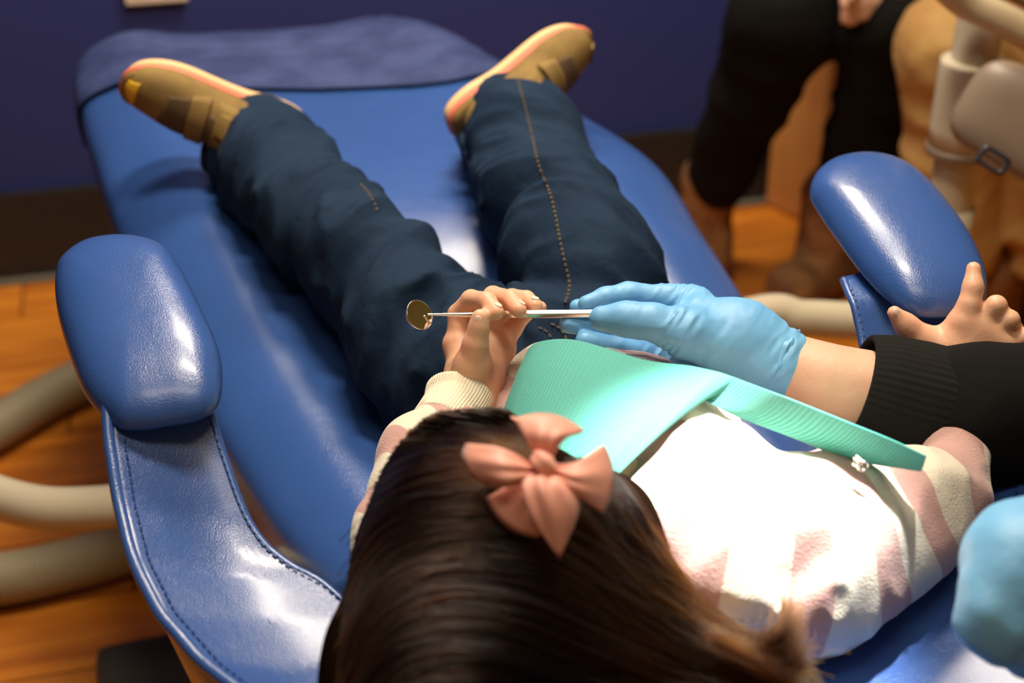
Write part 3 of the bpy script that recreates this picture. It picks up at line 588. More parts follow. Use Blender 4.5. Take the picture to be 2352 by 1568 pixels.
def hem(c, d, r, nm='hem_stitching'):
    a = unit(np.cross(d, [0, 0, 1])); b_ = np.cross(a, d); pts = []
    for i in range(90):
        t = 2 * math.pi * i / 90; w = a * math.cos(t) + b_ * math.sin(t); h = jb.ray_cast(Vector(c + w * 0.12), Vector(-w))
        if h[0] is not None: pts.append(np.array(h[0]) + w * 0.0008)
    if len(pts) > 10: stitches(nm, pts + [pts[0]], M['thread'], jeans, step=0.005, r=0.0009)
hem(lg[0] + ld * 0.012, ld, 0.06); hem(rg[0] + rd * 0.010, rd, 0.07)

# shoes
def shoe(heel, toe, up_hint, lab, mirror):
    Ln = 0.204; e1 = unit(toe - heel); e3 = unit(up_hint - e1 * np.dot(up_hint, e1)); e2 = np.cross(e3, e1) * mirror; Rm = np.stack([e1, e2, e3], 1)
    T = lambda x, y, z: heel + e1 * x + e2 * y + e3 * z
    pr = []
    fl = (e3, 0.62)
    for xx0, xx1, r0, r1, z0, z1 in ((0.030, 0.080, .029, .027, .030, .030), (0.080, 0.142, .027, .031, .030, .022), (0.142, 0.168, .031, .029, .022, .020)):
        pr.append((T(xx0, 0, z0), T(xx1, -0.003, z1), r0, r1, 0.012, (e3, 0.80)))
    pr.append((T(0.030, 0, .045), T(0.062, 0, .050), .027, .024, 0.012)); pr.append((T(0.062, 0, .042), T(0.122, 0, .028), .024, .022, 0.016))
    s = sdf('shoe', pr, 0.0020, M['shoe'], child, k=0.012); s['label'] = lab
    # sole: outline rings
    def outline(sc, n=64):
        o = []
        for i in range(n):
            a = 2 * math.pi * i / n; x = 0.5 - 0.5 * math.cos(a); 
            wdt = (0.030 * (1 - x) + 0.035 * x - 0.007 * math.exp(-((x - 0.42) / 0.16) ** 2)) * sc; o.append((Ln * (0.5 - 0.5 * math.copysign(abs(math.cos(a)) ** 0.8, math.cos(a)) * sc) - 0.003, wdt * math.copysign(abs(math.sin(a)) ** 0.62, math.sin(a)) + 0.003 * math.sin(math.pi * x)))
        return o
    def layer(nm, prof, mat):
        v = []
        for sc, z in prof: v += [T(x, y, z + 0.014 * max(0, (x / Ln - 0.72) / 0.28) ** 2) for x, y in outline(sc)]
        n = 64; m_ = len(prof); f = [(a * n + j, a * n + (j + 1) % n, (a + 1) * n + (j + 1) % n, (a + 1) * n + j) for a in range(m_ - 1) for j in range(n)] + [tuple(range(n)), tuple(range((m_ - 1) * n, m_ * n))]
        o = mesh(nm, v, f, mat, s); fix_normals(o); return o
    layer('outsole', [(0.90, -0.012), (0.97, -0.010), (1.0, -0.004), (1.0, 0.001)], M['shoe_cream'])['label'] = 'cream outsole'
    layer('midsole', [(0.99, 0.001), (1.03, 0.003), (1.03, 0.007), (0.97, 0.009)], M['shoe_pink'])['label'] = 'coral midsole stripe'
    layer('rand', [(0.98, 0.008), (1.01, 0.010), (0.99, 0.0155), (0.90, 0.017)], M['shoe'])
    t = bvh(s)
    def patch(nm, quad, mat, nu=14, nv=8, off=0.0016):   # quad: 4 corners in (x, y) shoe plan, shot down along -e3
        v = []
        for i in range(nu):
            for j in range(nv):
                u, w = i / (nu - 1), j / (nv - 1); x, y = (np.array(quad[0]) * (1 - u) + np.array(quad[1]) * u) * (1 - w) + (np.array(quad[3]) * (1 - u) + np.array(quad[2]) * u) * w
                h = t.ray_cast(Vector(T(x, y, 0.15)), Vector(-e3))
                if h[0] is None: h = t.find_nearest(Vector(T(x, y, 0.03)))
                v.append(np.array(h[0]) + np.array(h[1]) * off)
        f = [(i * nv + j, i * nv + j + 1, (i + 1) * nv + j + 1, (i + 1) * nv + j) for i in range(nu - 1) for j in range(nv - 1)]
        o = mesh(nm, v, f, mat, s); md = o.modifiers.new('t', 'SOLIDIFY'); md.thickness = 0.002; md.offset = 0; fix_normals(o); return o
    patch('toe_vamp', [(0.122, -.028), (0.122, .026), (0.156, .014), (0.150, -.022)], M['shoe_dark'], off=0.0010)['label'] = 'dark mesh vamp'
    patch('tongue', [(0.060, -.018), (0.060, .018), (0.126, .020), (0.126, -.020)], M['shoe_dark'], off=0.0012)['label'] = 'dark tongue'
    patch('strap', [(0.106, -.030), (0.104, .028), (0.124, .026), (0.127, -.028)], M['shoe'], off=0.0042)
    patch('strap', [(0.076, -.030), (0.074, .026), (0.095, .026), (0.097, -.030)], M['shoe'], off=0.0042)
    patch('strap_end', [(0.080, -.024), (0.080, -.006), (0.092, -.006), (0.092, -.024)], M['shoe'], off=0.0062)
    patch('toe_cap', [(0.182, -.020 * mirror), (0.184, .008 * mirror), (0.197, .004 * mirror), (0.196, -.012 * mirror)], M['shoe_yellow'] if mirror > 0 else M['shoe'], off=0.0014)
    patch('side_tag', [(0.046, .016), (0.068, .018), (0.068, .030), (0.046, .030)], M['shoe_cream'], off=0.002)['label'] = 'pale side tag'
    return s
tl = D(318, 175, 1.56); hl = D(696, 296, 1.612)
shoe(hl, tl, unit(EYE - hl) * 0.75 + unit(D(560, 400, 1.68) - D(640, 290, 1.68)) * 0.65, 'olive-brown strap shoe on the foot at left', 1)
tr_ = D(1335, 72, 1.67); hr = D(1034, 282, 1.595)
shoe(hr, tr_, unit(EYE - hr) * 0.60 + unit(D(1260, 360, 1.7) - D(1150, 280, 1.7)) * 0.80, 'olive-brown strap shoe on the foot at right', -1)

# hair -------------------------------------------------------------------------------
HR = 0.090
def head_depth(px, py, rr):
    r = ray(px, py); rn = np.linalg.norm(r); u = r / rn; oc = HC - EYE; b_ = oc @ u; d2 = oc @ oc - b_ * b_
    if d2 < rr * rr: return (b_ - math.sqrt(rr * rr - d2)) / rn
    return None
sbv = None
def surf_depth(px, py, rr):
    a = head_depth(px, py, rr)
    r = ray(px, py); z0 = 0.775 if px > 1176 else 0.72
    z0 = float(np.interp(px, [800, 1100, 1400, 1700, 1900], [0.70, 0.74, 0.80, 0.80, 0.76]))
    g = (z0 - EYE[2]) / r[2]
    if a is None: return g
    return min(a, g + 0.03)
cap = []
cap += [(HC - FUP * 0.004, HC + CRN * 0.006, 0.086, 0.086, 0.02)]
cap += chain([HC - FUP * .02, D(1330, 1430, 0.90), D(1560, 1530, 0.885), D(1780, 1585, 0.885)], [0.075, 0.050, 0.026, 0.010], 0.03)
cap += chain([HC, D(1385, 1215, 0.90), D(1480, 1360, 0.885)], [0.07, 0.028, 0.020], 0.03)
cap += chain([HC - FUP * .03, D(1000, 1560, 0.86), D(900, 1800, 0.80)], [0.075, 0.065, 0.04], 0.03)
hb = sdf('hair', cap, 0.0030, M['scalp'], child, disp=lambda P: 0.0 * P[:, 0], k=0.02)
hbv = bvh(hb)
def guide(pts, rr=0.0):
    out = []
    for p in pts:
        x, y = p[0], p[1]; lift = p[2] if len(p) > 2 else 0.0
        r = unit(ray(x, y)); h = hbv.ray_cast(Vector(EYE), Vector(r))
        if h[0] is not None: q_ = np.array(h[0])
        else:
            q_ = EYE + ray(x, y) * surf_depth(x, y, HR); nn = hbv.find_nearest(Vector(EYE + ray(x, y) * 0.93))
            if nn[0] is not None and nn[3] < 0.035: q_ = EYE + ray(x, y) * float(np.dot(np.array(nn[0]) - EYE, ray(1176, 784)))
        out.append(q_ - r * (0.002 + lift))
    return np.array(out)
gA = [[(1000, 955), (1060, 965), (1130, 985), (1190, 1015), (1240, 1062)], [(930, 1010), (1000, 1000), (1080, 1008), (1160, 1030), (1240, 1066)], [(880, 1085), (960, 1052), (1060, 1042), (1150, 1050), (1240, 1072)],
      [(850, 1160), (930, 1112), (1030, 1088), (1140, 1080), (1240, 1082)], [(830, 1240), (910, 1172), (1010, 1138), (1130, 1118), (1240, 1095)]]
gA = [[(1130, 940), (1160, 950), (1190, 975), (1215, 1010), (1245, 1058)]] + gA
gB = [[(818, 1260), (920, 1165), (1060, 1132), (1210, 1130), (1330, 1190), (1430, 1300), (1560, 1425), (1720, 1505)],
      [(806, 1340), (905, 1225), (1050, 1180), (1210, 1190), (1350, 1265), (1470, 1370), (1610, 1465), (1780, 1540)],
      [(794, 1430), (890, 1300), (1030, 1240), (1200, 1252), (1360, 1335), (1500, 1430), (1650, 1505), (1830, 1565)],
      [(786, 1530), (875, 1385), (1010, 1315), (1180, 1325), (1350, 1405), (1510, 1490), (1670, 1550), (1850, 1610)],
      [(781, 1630), (860, 1480), (985, 1395), (1160, 1400), (1340, 1470), (1510, 1545), (1690, 1600), (1880, 1650)],
      [(776, 1750), (850, 1590), (960, 1490), (1130, 1485), (1320, 1550), (1500, 1610), (1700, 1660), (1880, 1700)],
      [(776, 1880), (840, 1720), (940, 1610), (1100, 1590), (1300, 1640), (1500, 1690), (1700, 1720), (1880, 1750)]]
gC = [[(1290, 1100), (1350, 1150), (1410, 1230), (1465, 1320), (1535, 1400), (1620, 1462), (1705, 1490), (1770, 1470), (1800, 1405), (1790, 1372)],
      [(1330, 1085), (1395, 1140), (1440, 1210), (1495, 1300), (1560, 1385), (1640, 1450), (1720, 1475), (1790, 1465), (1815, 1420), (1812, 1380)],
      [(1270, 1120), (1330, 1190), (1390, 1280), (1450, 1370), (1530, 1440), (1630, 1495), (1730, 1520), (1800, 1505), (1840, 1480), (1845, 1460)],
      [(1240, 1130), (1310, 1230), (1380, 1330), (1450, 1410), (1540, 1480), (1640, 1525), (1740, 1540), (1830, 1545), (1870, 1570), (1880, 1600)]]
gD = [[(830, 1250), (808, 1340), (800, 1430), (793, 1520), (788, 1640), (785, 1760)], [(860, 1180), (835, 1290), (820, 1400), (812, 1500), (806, 1620), (800, 1760)], [(900, 1110), (870, 1230), (855, 1370), (845, 1500), (838, 1620), (830, 1760)]]
gE = [[(1300, 1060), (1370, 1105), (1425, 1170), (1475, 1250), (1530, 1345), (1610, 1430), (1710, 1490)], [(1362, 1066), (1404, 1096), (1448, 1154), (1498, 1240), (1555, 1335), (1630, 1415), (1720, 1470)]]
strands = []
def fill(guides, n, jit, L, spread=1.0, tipcurl=0.0, lift=0.004):
    Gd = [catmull(guide(g), L) for g in guides]; Gd = np.array(Gd); A = np.stack([catmull(Gd[:, j], 200) for j in range(L)], 1)
    for _ in range(n):
        s = rng.random() * 199; i = int(s); u = s - i; base = A[i] * (1 - u) + A[min(i + 1, 199)] * u
        clump = math.sin(i * 0.9) * 0.5 + math.sin(i * 0.37 + 1) * 0.5
        a = int(rng.integers(0, max(1, L // 11))); bnd = L - int(rng.integers(0, max(1, L // 3)))
        seg = base[a:bnd]; m_ = len(seg); t = np.linspace(0, 1, m_)[:, None]
        J = rng.normal(0, jit, 3) * (0.35 + 1.3 * t ** 1.5) + rng.normal(0, jit * 0.8, 3) * np.sin(t * 5 + rng.random() * 6) * 0.6
        out = unit(np.array([0, -0.6, 0.8])) * (rng.random() * lift + 0.0015 * clump)
        strands.append(catmull(seg + J + out, 22))
fill(gA, 5200, 0.0014, 24, lift=0.003); fill(gB, 8500, 0.0022, 36); fill(gC, 900, 0.0018, 40, lift=0.005); fill(gE, 1600, 0.0022, 36, lift=0.005)
fill(gB, 260, 0.007, 36, lift=0.010); fill(gC, 120, 0.0045, 40, lift=0.010)
hc = bpy.data.hair_curves.new('hair_strands'); hc.add_curves([22] * len(strands)); hc.points.foreach_set('position', np.array(strands, np.float32).ravel())
rad = np.tile(np.linspace(0.00032, 0.00014, 22, dtype=np.float32), len(strands)); at = hc.attributes.get('radius') or hc.attributes.new('radius', 'FLOAT', 'POINT'); at.data.foreach_set('value', rad)
hc.materials.append(M['hair']); ho_ = bpy.data.objects.new('hair_strands', hc); COL.objects.link(ho_); ho_.parent = hb; ho_['kind'] = 'stuff'

# ================================================================= hair bow
bow = thing('hair_bow', 'salmon pink ribbon bow clipped in the brown hair', 'hair bow')
def petal(nm, A_, B_, back=0.018, bulge=0.006, nv=16, nu=14):
    """A_, B_: edge polylines centre->outer in (px,py,depth); loops back behind"""
    A_ = [(x, y, d - 0.014 - 0.022 * (y - 1058) / 220) for x, y, d in A_]; B_ = [(x, y, d - 0.014 - 0.022 * (y - 1058) / 220) for x, y, d in B_]
    a = catmull([D(*p) for p in A_], nv); b_ = catmull([D(*p) for p in B_], nv); G_ = []
    for j in range(nu):
        w = j / (nu - 1); ln = a * (1 - w) + b_ * w; t = np.linspace(0, 1, nv)
        crease = 0.0022 * math.cos(w * math.pi * 5)
        od = unit(ln[-1] - ln[0]) if back else np.zeros(3)
        fr = np.array([ln[i] + od * 0.0065 * t[i] ** 3 * math.sin(math.pi * w) + tocam(ln[i]) * (bulge * math.sin(math.pi * min(1, t[i] * 1.0)) * math.sin(math.pi * w) + crease * (1 - t[i]) ) for i in range(nv)])
        if back:
            bk = np.array([ln[i] * 0.985 + ln[0] * 0.015 - tocam(ln[i]) * back * math.sin(math.pi * min(1, t[i] * 0.5 + 0.5)) * 1.0 - tocam(ln[i]) * back * 0.45 * math.sin(math.pi * t[i]) for i in range(nv - 2, -1, -1)])
            fr = np.vstack([fr, bk])
        G_.append(fr)
    return grid_mesh(nm, G_, M['ribbon'], bow, thick=0.0007)
c0 = (1238, 1058, .848); c1 = (1262, 1082, .846)
petal('ribbon_loop', [(1232, 1052, .848), (1205, 1005, .842), (1182, 962, .842)], [(1262, 1066, .848), (1295, 1010, .838), (1342, 990, .846)], back=0.012)
petal('ribbon_loop', [(1238, 1072, .848), (1155, 1030, .836), (1072, 1018, .846)], [(1240, 1086, .846), (1170, 1118, .834), (1108, 1112, .846)], back=0.024)
petal('ribbon_loop', [(1258, 1062, .846), (1320, 1062, .838), (1388, 1020, .848)], [(1262, 1084, .844), (1320, 1135, .836), (1384, 1178, .850)], back=0.020)
petal('ribbon_tail', [(1246, 1080, .842), (1200, 1108, .832), (1222, 1190, .834), (1284, 1279, .846)], [(1262, 1080, .842), (1302, 1110, .834), (1330, 1168, .838), (1286, 1280, .846)], back=0)
petal('ribbon_loop', [(1240, 1080, .850), (1180, 1108, .848), (1118, 1142, .852)], [(1256, 1086, .850), (1262, 1160, .846), (1238, 1232, .852)], back=0.014, bulge=0.004)
petal('ribbon_tail', [(1248, 1050, .852), (1212, 1000, .858), (1172, 956, .862)], [(1252, 1060, .852), (1230, 1000, .86), (1205, 960, .864)], back=0)
kn = [D(1236, 1048, .826), D(1250, 1066, .820), D(1266, 1082, .824)]
tube('knot', kn, [0.0048, 0.0062, 0.0048], M['ribbon'], bow, n=14, k=24, rad=lambda t, a: 1 + 0.10 * math.cos(a * 5 + t * 2))

# ================================================================= bib
FE = [(1205, 850, .752), (1212, 806, .772), (1245, 784, .786), (1330, 782, .798), (1480, 826, .806), (1590, 842, .812), (1650, 855, .818), (1690, 868, .818), (1800, 910, .818), (1950, 972, .818), (2060, 1015, .816), (2128, 1046, .812)]
NE = [(1150, 960, .742), (1150, 990, .755), (1160, 1030, .770), (1200, 1090, .780), (1290, 1120, .785), (1365, 1122, .788), (1402, 1106, .790), (1590, 908, .806), (1700, 960, .792), (1850, 1016, .782), (1965, 1058, .778), (2112, 1075, .790)]
cols = []
for (fx, fy, fz), (nx_, ny_, nz_) in zip(FE, NE):
    a = Z(fx, fy, fz); b_ = Z(nx_, ny_, nz_); mid = (a + b_) / 2
    wv_ = 0.006 if fx < 1640 else (-0.006 if fx > 1680 else 0)
    cols.append([a, a * .67 + b_ * .33 + [0, 0, wv_], a * .33 + b_ * .67 + [0, 0, wv_], b_])
A = np.array([catmull(c, 60) for c in cols]); n_c = len(cols)
us = np.linspace(0, n_c - 1, 170); G = np.zeros((170, 60, 3))
for k_, u in enumerate(us):
    i = min(int(u), n_c - 2); w = u - i
    if 5 <= i <= 7: G[k_] = A[i] * (1 - w) + A[i + 1] * w
    else:
        a, b_, c, d = A[max(i - 1, 0)], A[i], A[i + 1], A[min(i + 2, n_c - 1)]
        G[k_] = 0.5 * (2 * b_ + (c - a) * w + (2 * a - 5 * b_ + 4 * c - d) * w * w + (3 * b_ - a - 3 * c + d) * w ** 3)
G[..., 2] += 0.0022 * (noise(G, 22, 4.0) - 0.5)
tag(grid_mesh('dental_bib', G, M['bib'], None, thick=0.0007), 'teal embossed paper bib draped over the child\'s chest', 'bib')
bc_ = thing('bib_clip', 'tiny silver clip at the near edge of the teal bib', 'clip')
cp = D(1964, 1056, .958); 
for s_ in (-1, 1): tube('jaw', [cp + [0, 0, s_ * .0025], cp + np.array([.004, -.006, s_ * .0015])], [0.0022, 0.0016], M['steel'], bc_, n=6, k=10)
tube('pivot_ring', [cp + np.array([.004, -.007, 0]) + 0.0035 * np.array([math.cos(a), 0, math.sin(a)]) for a in np.linspace(0, 6.28, 14)], 0.0008, M['steel'], bc_, n=40, k=8)

# ================================================================= dental mirror
dm = thing('dental_mirror', 'steel dental mouth mirror held between the child\'s fingers and the gloved hand', 'dental mirror')
h0 = D(1360, 720, 1.146); h1 = D(1118, 722, 1.150); h2 = D(1075, 722.5, 1.151); h3 = D(992, 722, 1.152); hax = unit(h1 - h0)
def hexr(t, a): return 1 / math.cos(((a + math.pi / 6) % (math.pi / 3)) - math.pi / 6) * 0.96
o = tube('handle', [h0 - hax * 0.022, h0, h1], 0.0033, M['steel'], dm, n=6, k=36, rad=hexr)
tube('neck', [h1, h2, h2 * .5 + h3 * .5, h3, h3 + (h3 - h2) * .12], [0.0032, 0.0019, 0.0014, 0.0009, 0.0009], M['steel'], dm, n=24, k=16)
mc = D(963, 723, 1.150); mnorm = unit(unit(EYE - mc) + unit([0.88, 0.15, 0.46])); mu_ = unit(np.cross([0, 0, 1], mnorm)); mv = np.cross(mnorm, mu_); mr_ = 0.0128
v = []; kq = 64
for r_, dz in ((0.3, -.0035), (0.85, -.0032), (0.985, -.002), (1.0, 0.0), (0.99, .0008), (0.955, .0010), (0.945, .0004)):
    for j in range(kq): a = 2 * math.pi * j / kq; v.append(mc + (mu_ * math.cos(a) + mv * math.sin(a)) * mr_ * r_ + mnorm * dz)
f = [(a * kq + j, a * kq + (j + 1) % kq, (a + 1) * kq + (j + 1) % kq, (a + 1) * kq + j) for a in range(6) for j in range(kq)] + [tuple(range(kq))]
o = mesh('mirror_rim', v, f, M['steel'], dm); fix_normals(o)
v = [mc + (mu_ * math.cos(2 * math.pi * j / kq) + mv * math.sin(2 * math.pi * j / kq)) * mr_ * 0.955 + mnorm * .0006 for j in range(kq)]
v += [p - mnorm * 0.0006 for p in v]
o = mesh('mirror_glass', v, [tuple(range(kq)), tuple(range(2 * kq - 1, kq - 1, -1))] + [(j, (j + 1) % kq, kq + (j + 1) % kq, kq + j) for j in range(kq)], M['mirror'], dm, smooth=False); fix_normals(o)

# ================================================================= dentist
den = thing('person', 'adult in a black sweatshirt and blue gloves leaning in from the right', 'person')
wr = q(1800, 838, 1.130); pm = q(1660, 765, 1.140)
gp = []
gp += [(q(1790, 832, 1.132), q(1700, 775, 1.138), 0.0275, 0.0275, 0.02), (q(1700, 778, 1.138), q(1600, 735, 1.142), 0.0275, 0.020, 0.02), (q(1600, 705, 1.165), q(1560, 700, 1.170), 0.0160, 0.0150, 0.015)]
gp += [(q(1660, 790, 1.150), q(1560, 790, 1.175), 0.027, 0.022, 0.015), (q(1790, 850, 1.135), q(1700, 830, 1.145), 0.026, 0.026, .015)]
gp += chain([q(1590, 690, 1.165), q(1530, 682, 1.168), q(1443, 676, 1.166), q(1392, 684, 1.160), q(1346, 697, 1.155)], [0.0125, 0.0100, 0.0099, 0.0086, 0.0066], 0.005)
gp += chain([q(1650, 790, 1.125), q(1570, 762, 1.118), q(1500, 740, 1.116), q(1440, 733, 1.118), q(1382, 731, 1.120)], [0.022, 0.0185, 0.0135, 0.0125, 0.0100], 0.010)
gp += chain([q(1560, 735, 1.185), q(1480, 712, 1.190), q(1400, 700, 1.185), q(1326, 705, 1.176)], [0.014, 0.0098, 0.009, 0.0066], 0.004)
gp += chain([q(1570, 775, 1.180), q(1480, 765, 1.172), q(1390, 750, 1.160), q(1306, 744, 1.152)], [0.015, 0.0100, 0.0095, 0.0076], 0.003)
gp += chain([q(1590, 815, 1.172), q(1500, 818, 1.165), q(1420, 800, 1.152), q(1345, 783, 1.146)], [0.016, 0.0112, 0.0105, 0.0085], 0.003)
def gl_d(P):
    a = unit(q(1640, 780, 1.12) - q(1480, 735, 1.12)); al = P @ a; b_ = unit(np.cross(a, [0.3, -0.8, 0.5])); la = P @ b_
    R_ = np.stack([al + 0.35 * la, la * 0.22, P[:, 2] * 0.2], 1)
    w = np.exp(-((al - q(1560, 760, 1.12) @ a) / 0.022) ** 2) + 0.8 * np.exp(-((al - q(1790, 835, 1.13) @ a) / 0.016) ** 2) + 0.12
    return -0.0030 * w * (ridged(R_, 190, 1.0) - 0.6)
gl = sdf('glove', gp, 0.0013, M['glove'], den, disp=gl_d, k=0.008); gl['label'] = 'pale blue nitrile glove holding the mirror'
crk = lambda t, a: 1 + 0.035 * math.sin(a * 7 + t * 5) + 0.025 * math.sin(a * 17 - t * 9) * t
tube('glove_cuff', [q(1740, 815, 1.135), q(1775, 828, 1.133), q(1797, 838, 1.131), q(1806, 842, 1.130)], [0.026, 0.0285, 0.0300, 0.0285], M['glove'], gl, n=22, k=90, rad=crk, wall=0.0012)
# sleeve 1
tube('sleeve_cuff', [q(1968, 890, 1.12), q(2020, 905, 1.12), q(2100, 928, 1.12), q(2172, 945, 1.12)], [0.0430, 0.0480, 0.0505, 0.0500], M['black_knit'], den, n=30, k=200, rad=lambda t, a: 1 + 0.007 * math.sin(a * 50), wall=0.004)['label'] = 'ribbed black sleeve cuff'
shD = np.array([0.78, 0.78, 1.03]); shD2 = np.array([0.78, 0.42, 1.03]); tor = np.array([0.86, 0.60, 0.62])
slv = chain([q(2160, 944, 1.12), q(2250, 955, 1.12), q(2420, 955, 1.12), np.array([0.62, 0.86, 0.80]), shD], [0.0495, 0.052, 0.054, 0.058, 0.075], 0.02)
h2w = D(2560, 1330, 0.86); 
slv += chain([D(2600, 1320, 0.87), np.array([0.58, 0.50, 0.84]), shD2], [0.040, 0.056, 0.07], 0.02)
slv += chain([shD, (shD + shD2) / 2 + [0.04, 0, 0], shD2], [0.075, 0.11, 0.075], 0.04) + chain([(shD + shD2) / 2 + [0.04, 0, -.02], tor, tor - [0, 0, .15]], [0.12, 0.14, 0.15], 0.05)
sdf('sweatshirt', slv, 0.0050, M['black_cloth'], den, k=0.02, disp=lambda P: -0.006 * (ridged(P * [1, 2, 1], 12, 5.0) - 0.6))['label'] = 'plain black sweatshirt'
HD = np.array([0.80, 0.58, 1.33]); FD = unit([-0.85, 0.1, -0.4]); 
bp_ = chain([q(1720, 800, 1.145), q(1800, 842, 1.135), q(1900, 880, 1.125), q(2000, 905, 1.122), q(2200, 950, 1.12), q(2420, 955, 1.12), np.array([0.62, 0.86, 0.80]), shD, (shD + shD2) / 2 + [0.03, 0, .02], shD2, np.array([0.58, 0.50, 0.84]), D(2600, 1320, 0.87), D(2440, 1340, 0.865)], [0.018, 0.0235, 0.0268, 0.0290, 0.032, 0.034, 0.038, 0.045, 0.06, 0.045, 0.034, 0.026, 0.022], 0.02)
bp_ += [((shD + shD2) / 2 + [0.03, 0, .02], HD - [0, 0, .10], 0.055, 0.055, .03), (HD + [0.02, 0, .02], HD + [-.01, 0, 0], 0.092, 0.085, .02), (HD + FD * .06 - [0, 0, .05], HD + FD * .05 - [0, 0, .06], .04, .035, .03), (HD + FD * .10, HD + FD * .108 - [0, 0, .022], .008, .012, .015)]
sdf('body', bp_, 0.0038, M['skin_adult'], den, k=0.015)
hq = [(HD + [0.035, 0, .04], HD + [0.05, 0, -.03], .095, .085, .02)]
sdf('hair', hq, 0.006, M['hair_dark'], den)
for s_ in (-1, 1): blob('eye', HD + FD * .088 + np.array([0, s_ * .032, .012]), [(0, 1, 0), (0, 0, 1), FD], [0.012, 0.007, 0.006], M['eye'], den, nu=12, nv=8)
# second glove, lower right
g2 = []
g2 += [(D(2560, 1345, 0.865), D(2400, 1310, 0.862), 0.030, 0.036, 0.03), (D(2400, 1310, 0.86), D(2330, 1300, 0.860), 0.038, 0.030, 0.03), (D(2400, 1225, 0.875), D(2318, 1210, 0.875), 0.020, 0.0120, 0.02)]
g2 += chain([D(2340, 1262, 0.862), D(2296, 1270, 0.856), D(2252, 1350, 0.850), D(2224, 1425, 0.848)], [0.018, 0.0140, 0.0122, 0.0100], 0.006)
g2 += chain([D(2370, 1310, 0.86), D(2305, 1340, 0.846), D(2272, 1405, 0.840), D(2250, 1458, 0.842)], [0.020, 0.0160, 0.0130, 0.0108], 0.011)
g2 += chain([D(2410, 1350, 0.86), D(2350, 1385, 0.844), D(2320, 1445, 0.840), D(2300, 1490, 0.842)], [0.020, 0.0160, 0.0130, 0.0108], 0.011)
g2 += chain([D(2450, 1390, 0.86), D(2400, 1430, 0.848), D(2375, 1490, 0.845), D(2352, 1518, 0.85)], [0.020, 0.0140, 0.0120, 0.0100], 0.011)
g2 += chain([D(2450, 1330, 0.880), D(2360, 1430, 0.890), D(2290, 1470, 0.880)], [0.022, 0.016, 0.012], 0.015)
gl2 = sdf('glove', g2, 0.0016, M['glove'], den, disp=lambda P: -0.0016 * (noise(P @ np.array([[1, 0, 0.4], [0, 0.3, 0], [0, 0, 0.4]]), 80, 2.0) - 0.5), k=0.01); gl2['label'] = 'pale blue glove half closed at the lower right'
tube('glove_cuff', [D(2470, 1340, 0.865), D(2540, 1335, 0.865)], [0.032, 0.035], M['glove'], gl2, n=10, k=60, rad=crk, wall=0.0012)

# ================================================================= background: bench and two seated people
bA = Z(1745, 458, 0); bB = Z(1862, 522, 0); bdep = unit(bB - bA); bR = wdir
bench = thing('bench', 'tan wooden bench against the navy wall under the seated adults', 'bench')
def hexa(nm, base, ez, mat, parent):
    v = [*(np.array(p) for p in base)] + [np.array(p) + ez for p in base]
    o = mesh(nm, v, [(3, 2, 1, 0), (4, 5, 6, 7), (0, 1, 5, 4), (1, 2, 6, 5), (2, 3, 7, 6), (3, 0, 4, 7)], mat, parent, smooth=False); fix_normals(o)
    bm = o.modifiers.new('bevel', 'BEVEL'); bm.width = 0.004; bm.segments = 2; return o
zz = np.array([0, 0, 0.44]); e = np.array([0, 0, 0.006]); lift = np.array([0, 0, 0.004])
bA = bA + wn * 0.03; bB = bB + lift; bA = bA + lift
hexa('side_panel', [bA, bA + bR * 0.02, bB + bR * 0.02, bB], zz, M['wood'], bench)
hexa('front_panel', [bB + bR * 0.022, bB + bR * 1.4, bB + bR * 1.4 - wn * -0.02, bB + bR * 0.022 + wn * 0.02], zz * 0.98, M['wood'], bench)
hexa('seat_board', [bA + zz + e - bR * .01, bA + bR * 1.42 + zz + e, bB + bR * 1.42 + zz + e + wn * .03, bB + zz + e + wn * .03 - bR * .01], np.array([0, 0, 0.025]), M['wood'], bench)
def boot(parent, ank, toe, mat, r=0.045, nm='boot', lab=None):
    z0 = 0.012; a = np.array([ank[0], ank[1], 0]); t = np.array([toe[0], toe[1], 0]); d = unit(t - a)
    pr = chain([a + [0, 0, .22], a + [0, 0, .10], a + [0, 0, .055]], [r * 1.15, r * 1.0, r * .95], 0.02) + chain([a - d * .02 + [0, 0, .050], a + d * .10 + [0, 0, .048], t + [0, 0, .040]], [r * .95, r * .9, r * .72], 0.03)
    o = sdf(nm, pr, 0.005, mat, parent, disp=lambda P: -0.006 * (ridged(P, 20, 1.0) - 0.6), k=0.02)
    tube('sole', [a - d * .045 + [0, 0, .012], a + d * .1 + [0, 0, .012], t + d * .02 + [0, 0, .012]], [r * .8, r * .95, r * .7], M['boot_sole'], o, n=16, k=20, flat=(np.array([0, 0, 1.0]), 0.24))
    if lab: o['label'] = lab
    return o
